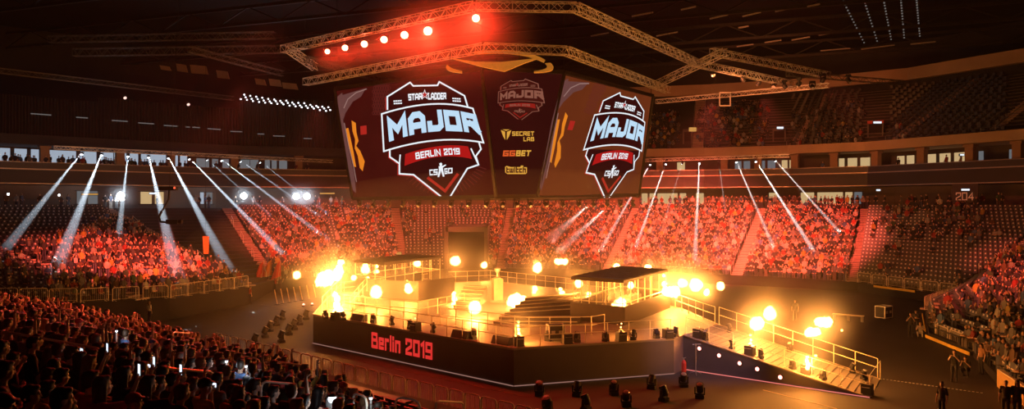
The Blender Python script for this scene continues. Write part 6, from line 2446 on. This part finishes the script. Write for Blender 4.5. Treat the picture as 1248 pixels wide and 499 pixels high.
# dark doorways of the upper stand
for (u, v0, v1, w, lab) in [(950, 160, 174, 12, 'first dark doorway in the upper stand'), (1068, 151, 170, 15, 'second dark doorway with a red head board in the upper stand'), (838, 161, 176, 8, 'dark stair mouth in the full upper stand')]:
    p, d, n = ring_u(u, 4.0)
    rz = math.atan2(d.y, d.x)
    s = p.y / F
    zc = CAMZ - ((v0 + v1) / 2 - 249.5) * s
    t = thing('doorway', lab, 'doorway', at(p, zc - (v1 - v0) * s / 2), 'doorways of the upper stand')
    mb = MB(); mb.box((p.x, p.y, zc), (w * s, .6, (v1 - v0) * s), rz); mb.build('dark_opening', mat('opening', (.006, .005, .005), .9), t)
    mb = MB(); mb.box((p.x - n.x * .1, p.y - n.y * .1, zc + (v1 - v0) * s / 2 + .2), (w * s + .4, .8, .4), rz); mb.build('head_board', M_RED if '1068' in str(u) else M_CONC, t)
    for e in (-1, 1):
        q_ = p + d * (e * (w * s / 2 + .1)) - n * .1
        mb = MB(); mb.box((q_.x, q_.y, zc), (.2, .9, (v1 - v0) * s), rz); mb.build('side_wall', M_CONC, t)
# section number
p, d, n = ring_u(1176, -.36)
t = thing('section_number', 'large pale section number 204 on the dark fascia over the corner block', 'sign', at(p, 10))
a, b = ring_u(1165, -.4)[0], ring_u(1187, -.4)[0]
zc = CAMZ - (239.5 - 249.5) * p.y / F
hh = 9.5 * p.y / F
mb = MB(); mb.prism([at(a - d * -.5, zc - hh * .8), at(b + d * -.5, zc - hh * .8), at(b + d * -.5, 12.3), at(a - d * -.5, 12.3)], n * .1); mb.build('board', mat('number_board', (.05, .035, .03), .6), t)
mb = MB(); text_on(mb, '204', .75, .8, lambda s, q: at(a.lerp(b, s), zc + hh * (q - .5)) - n * .03); mb.build('lettering', mat('number_glow', (.8, .55, .4), .6, emit=(.8, .4, .25), strength=.12), t)  # number colour with a faint emission of its own
# white roof lamps above the pleated curtain
a0, b0 = pix(298, 122, 112), pix(404, 137, 112)
for r in range(3):
    for j in range(15):
        p = a0.lerp(b0, (j + .5 * (r % 2)) / 14.5) + Vector((0, r * .7 - 1.5, .35 * r + R.uniform(-.1, .1)))
        o_ = bpy.data.objects.new('pin_lamp', bpy.data.meshes.get('pin_lamp') or (lambda m_: m_.mesh('pin_lamp', glow('pin_white', (.9, .95, 1), 2.6)))(MB().lathe((0, 0, -.12), [(.1, 0), (.13, .1), (.06, .2)], 8)))
        COL.objects.link(o_); o_.location = p
        tag(o_, 'tiny white roof lamp above the pleated curtain, %s row, %s along' % (['front', 'middle', 'back'][r], nth(j + 1)), 'lamp', 'tiny roof lamps above the pleated curtain')
for r in range(3):
    mb = MB(); mb.bar(a0 + Vector((0, r * .7 - 1.5, .35 * r - .16)), b0 + Vector((0, r * .7 - 1.5, .35 * r - .16)), .07)
    tag(mb.build('lamp_bar', M_BLACK), 'slim bar that carries the %s row of tiny roof lamps' % ['front', 'middle', 'back'][r], 'bar')
# pale dashes of light on the black curtains
for i, (u, v, w) in enumerate([(50, 139.5, 22), (100, 143.5, 13), (146, 147.5, 18), (178, 150.5, 18), (208, 153.5, 16), (229, 155, 5), (239, 155.5, 9), (261, 157.5, 16), (288, 160.5, 14), (318, 163.5, 8), (340, 166, 14), (375, 169, 10)]):
    p, d, n = ring_u(u, -.5)
    s = p.y / F
    z = CAMZ - (v - 249.5) * s
    mb = MB(); mb.box((p.x, p.y, z), (w * s, .08, .12), math.atan2(d.y, d.x))
    tag(mb.build('strip_lamp', glow('dim_strip', (.75, .7, .66), .16)), 'dim pale strip lamp on the black curtain, %s from the dark end' % nth(i + 1), 'lamp', 'strip lamps on the black curtains')
# small red roof lamps on the far left, and roof light dots over the empty upper seats
for i, (u, v) in enumerate([(151, 117), (228, 125)]):
    p = pix(u, v, 95)
    t = thing('roof_spot', 'small roof spot with a reddish beam above the black curtains, %s' % ['outer', 'inner'][i], 'lamp', p, 'small roof spots above the curtains')
    mb = MB(); mb.lathe(p, [(.14, 0), (.2, .2), (.2, .5)], 10, (.5, -.5, -.5)); mb.build('housing', M_BLACK, t)
    mb = MB(); mb.lathe(p + Vector((.29, -.29, -.29)), [(.19, 0), (.1, .06)], 10, (.5, -.5, -.5)); mb.build('lens', glow('roof_spot_face', (1, .6, .5), 1.5), t)
M_DOT = glow('dot_lamp', (.8, .72, .66), .16)
for c in range(5):
    u0, v0, u1, v1 = [(1028, 2, 1053, 52), (1053, 0, 1069, 50), (1077, 0, 1086, 48), (1098, 0, 1102, 46), (1117, 0, 1121, 44)][c]
    y = 70
    t = thing('lamp_string', 'dotted string of dim roof lamps over the empty upper seats, %s from the video cube' % nth(c + 1), 'lamps', pix(u0, v0, y), 'dotted roof lamp strings')
    for j in range(15):
        k = j / 14
        v = v0 + (v1 - v0) * k
        yy = (33 - CAMZ) * F / (249.5 - v)
        mb = MB(); p = pix(u0 + (u1 - u0) * k, v, yy); mb.ell(p, (.12, .12, .1), 6, 4); mb.build('bulb', M_DOT, t)
# steelwork boxes seen pale under the roof at the left
for i, (u, v, w, h) in enumerate([(202, 82, 12, 5), (222, 82, 12, 9), (243, 84, 20, 10), (272, 90, 14, 9), (318, 99, 12, 7), (336, 100, 14, 8), (354, 104, 18, 7)]):
    p = pix(u, v, 118)
    s = 118 / F
    mb = MB(); mb.prism([p + Vector((-w * s / 2, 0, -h * s / 2)), p + Vector((w * s / 2, 0, -h * s / 2 - .2)), p + Vector((w * s / 2 - .3, 0, h * s / 2 - .2)), p + Vector((-w * s / 2 - .2, 0, h * s / 2))], (0, .4, 0))
    o_ = struct(mb.build('wall_bulkhead_panel', M_BEIGE))
# ------------------------------------------------------------------ haze, show lighting, camera
mb = MB(); mb.box((-8, 72, 17), (180, 130, 33.4))
tag(mb.build('haze', haze_mat('hall_haze', .00022, .2)), 'thin smoke haze filling the hall', 'haze', kind='stuff')


def wash(p, t, col, pw, deg, size=.6):
    light('SPOT', 'wash_light', p, col, pw, t, spot_size=math.radians(deg), spot_blend=.7, shadow_soft_size=size)


RED = (1.0, .10, .06)
mb = MB(); mb.ell((1, 60, 5), (26, 26, 7.5), 28, 14)
tag(mb.build('smoke', haze_mat('stage_smoke', .0022, .1)), 'low smoke drifting over the burning stage', 'smoke', kind='stuff')
# red wash on the stands from the truss ring
wash((20, 78, 20.2), (24, 107, 3), RED, 300000, 54)
wash((24, 74, 20.2), (37, 101, 3), RED, 180000, 42)
wash((12, 93, 19), (9, 112, 4.5), RED, 70000, 76)
wash((-10, 92, 19), (-13, 111, 4.5), RED, 26000, 66)
wash((-20, 80, 20.2), (-27, 105, 3), RED, 90000, 52)
wash((-22, 66, 20.2), (-38, 76, 2.5), RED, 120000, 44)
wash((24, 62, 20.2), (45, 62, 2), RED, 55000, 48)
wash((26, 66, 20.2), (52, 88, 5), RED, 7000, 40)
wash((28, 68, 20.2), (50, 79, 4), RED, 30000, 17)
wash((-14, 48, 21), (-18, 28, 4), RED, 42000, 50)
wash((18, 72, 21), (40, 118, 22), (1.0, .2, .07), 18000, 56)
wash((18, 70, 20), (40, 118, 16), (1.0, .33, .09), 8000, 76)
wash((-40, 74, 20), (-58, 110, 13), (.75, .85, 1), 900, 70)
# white work light at the ramp
wash((9, 32, 16), (11.2, 45.6, 1), (.85, .6, .85), 7500, 24)
w = bpy.data.worlds.new('hall'); SC.world = w; w.use_nodes = True
w.node_tree.nodes['Background'].inputs['Color'].default_value = (.03, .006, .004, 1)
w.node_tree.nodes['Background'].inputs['Strength'].default_value = .05

cam = bpy.data.cameras.new('camera'); co = bpy.data.objects.new('camera', cam); COL.objects.link(co)
cam.sensor_width = 36; cam.lens = 36 * F / W; cam.clip_end = 400; cam.clip_start = .1
co.location = (0, 0, CAMZ); co.rotation_euler = (math.pi / 2, 0, 0)
SC.camera = co
vs_ = SC.view_settings
vs_.view_transform = 'Standard'; vs_.look = 'None'; vs_.gamma = 1; vs_.use_curve_mapping = False; vs_.exposure = 0
cy = SC.cycles
cy.use_denoising = True
cy.max_bounces = 3; cy.diffuse_bounces = 1; cy.glossy_bounces = 1; cy.transmission_bounces = 1; cy.volume_bounces = 0; cy.transparent_max_bounces = 24
cy.sample_clamp_indirect = 3
cy.use_light_tree = True
cy.volume_max_steps = 64
for o in bpy.data.objects:
    if '_o' in o:
        del o['_o']
bpy.context.view_layer.update()
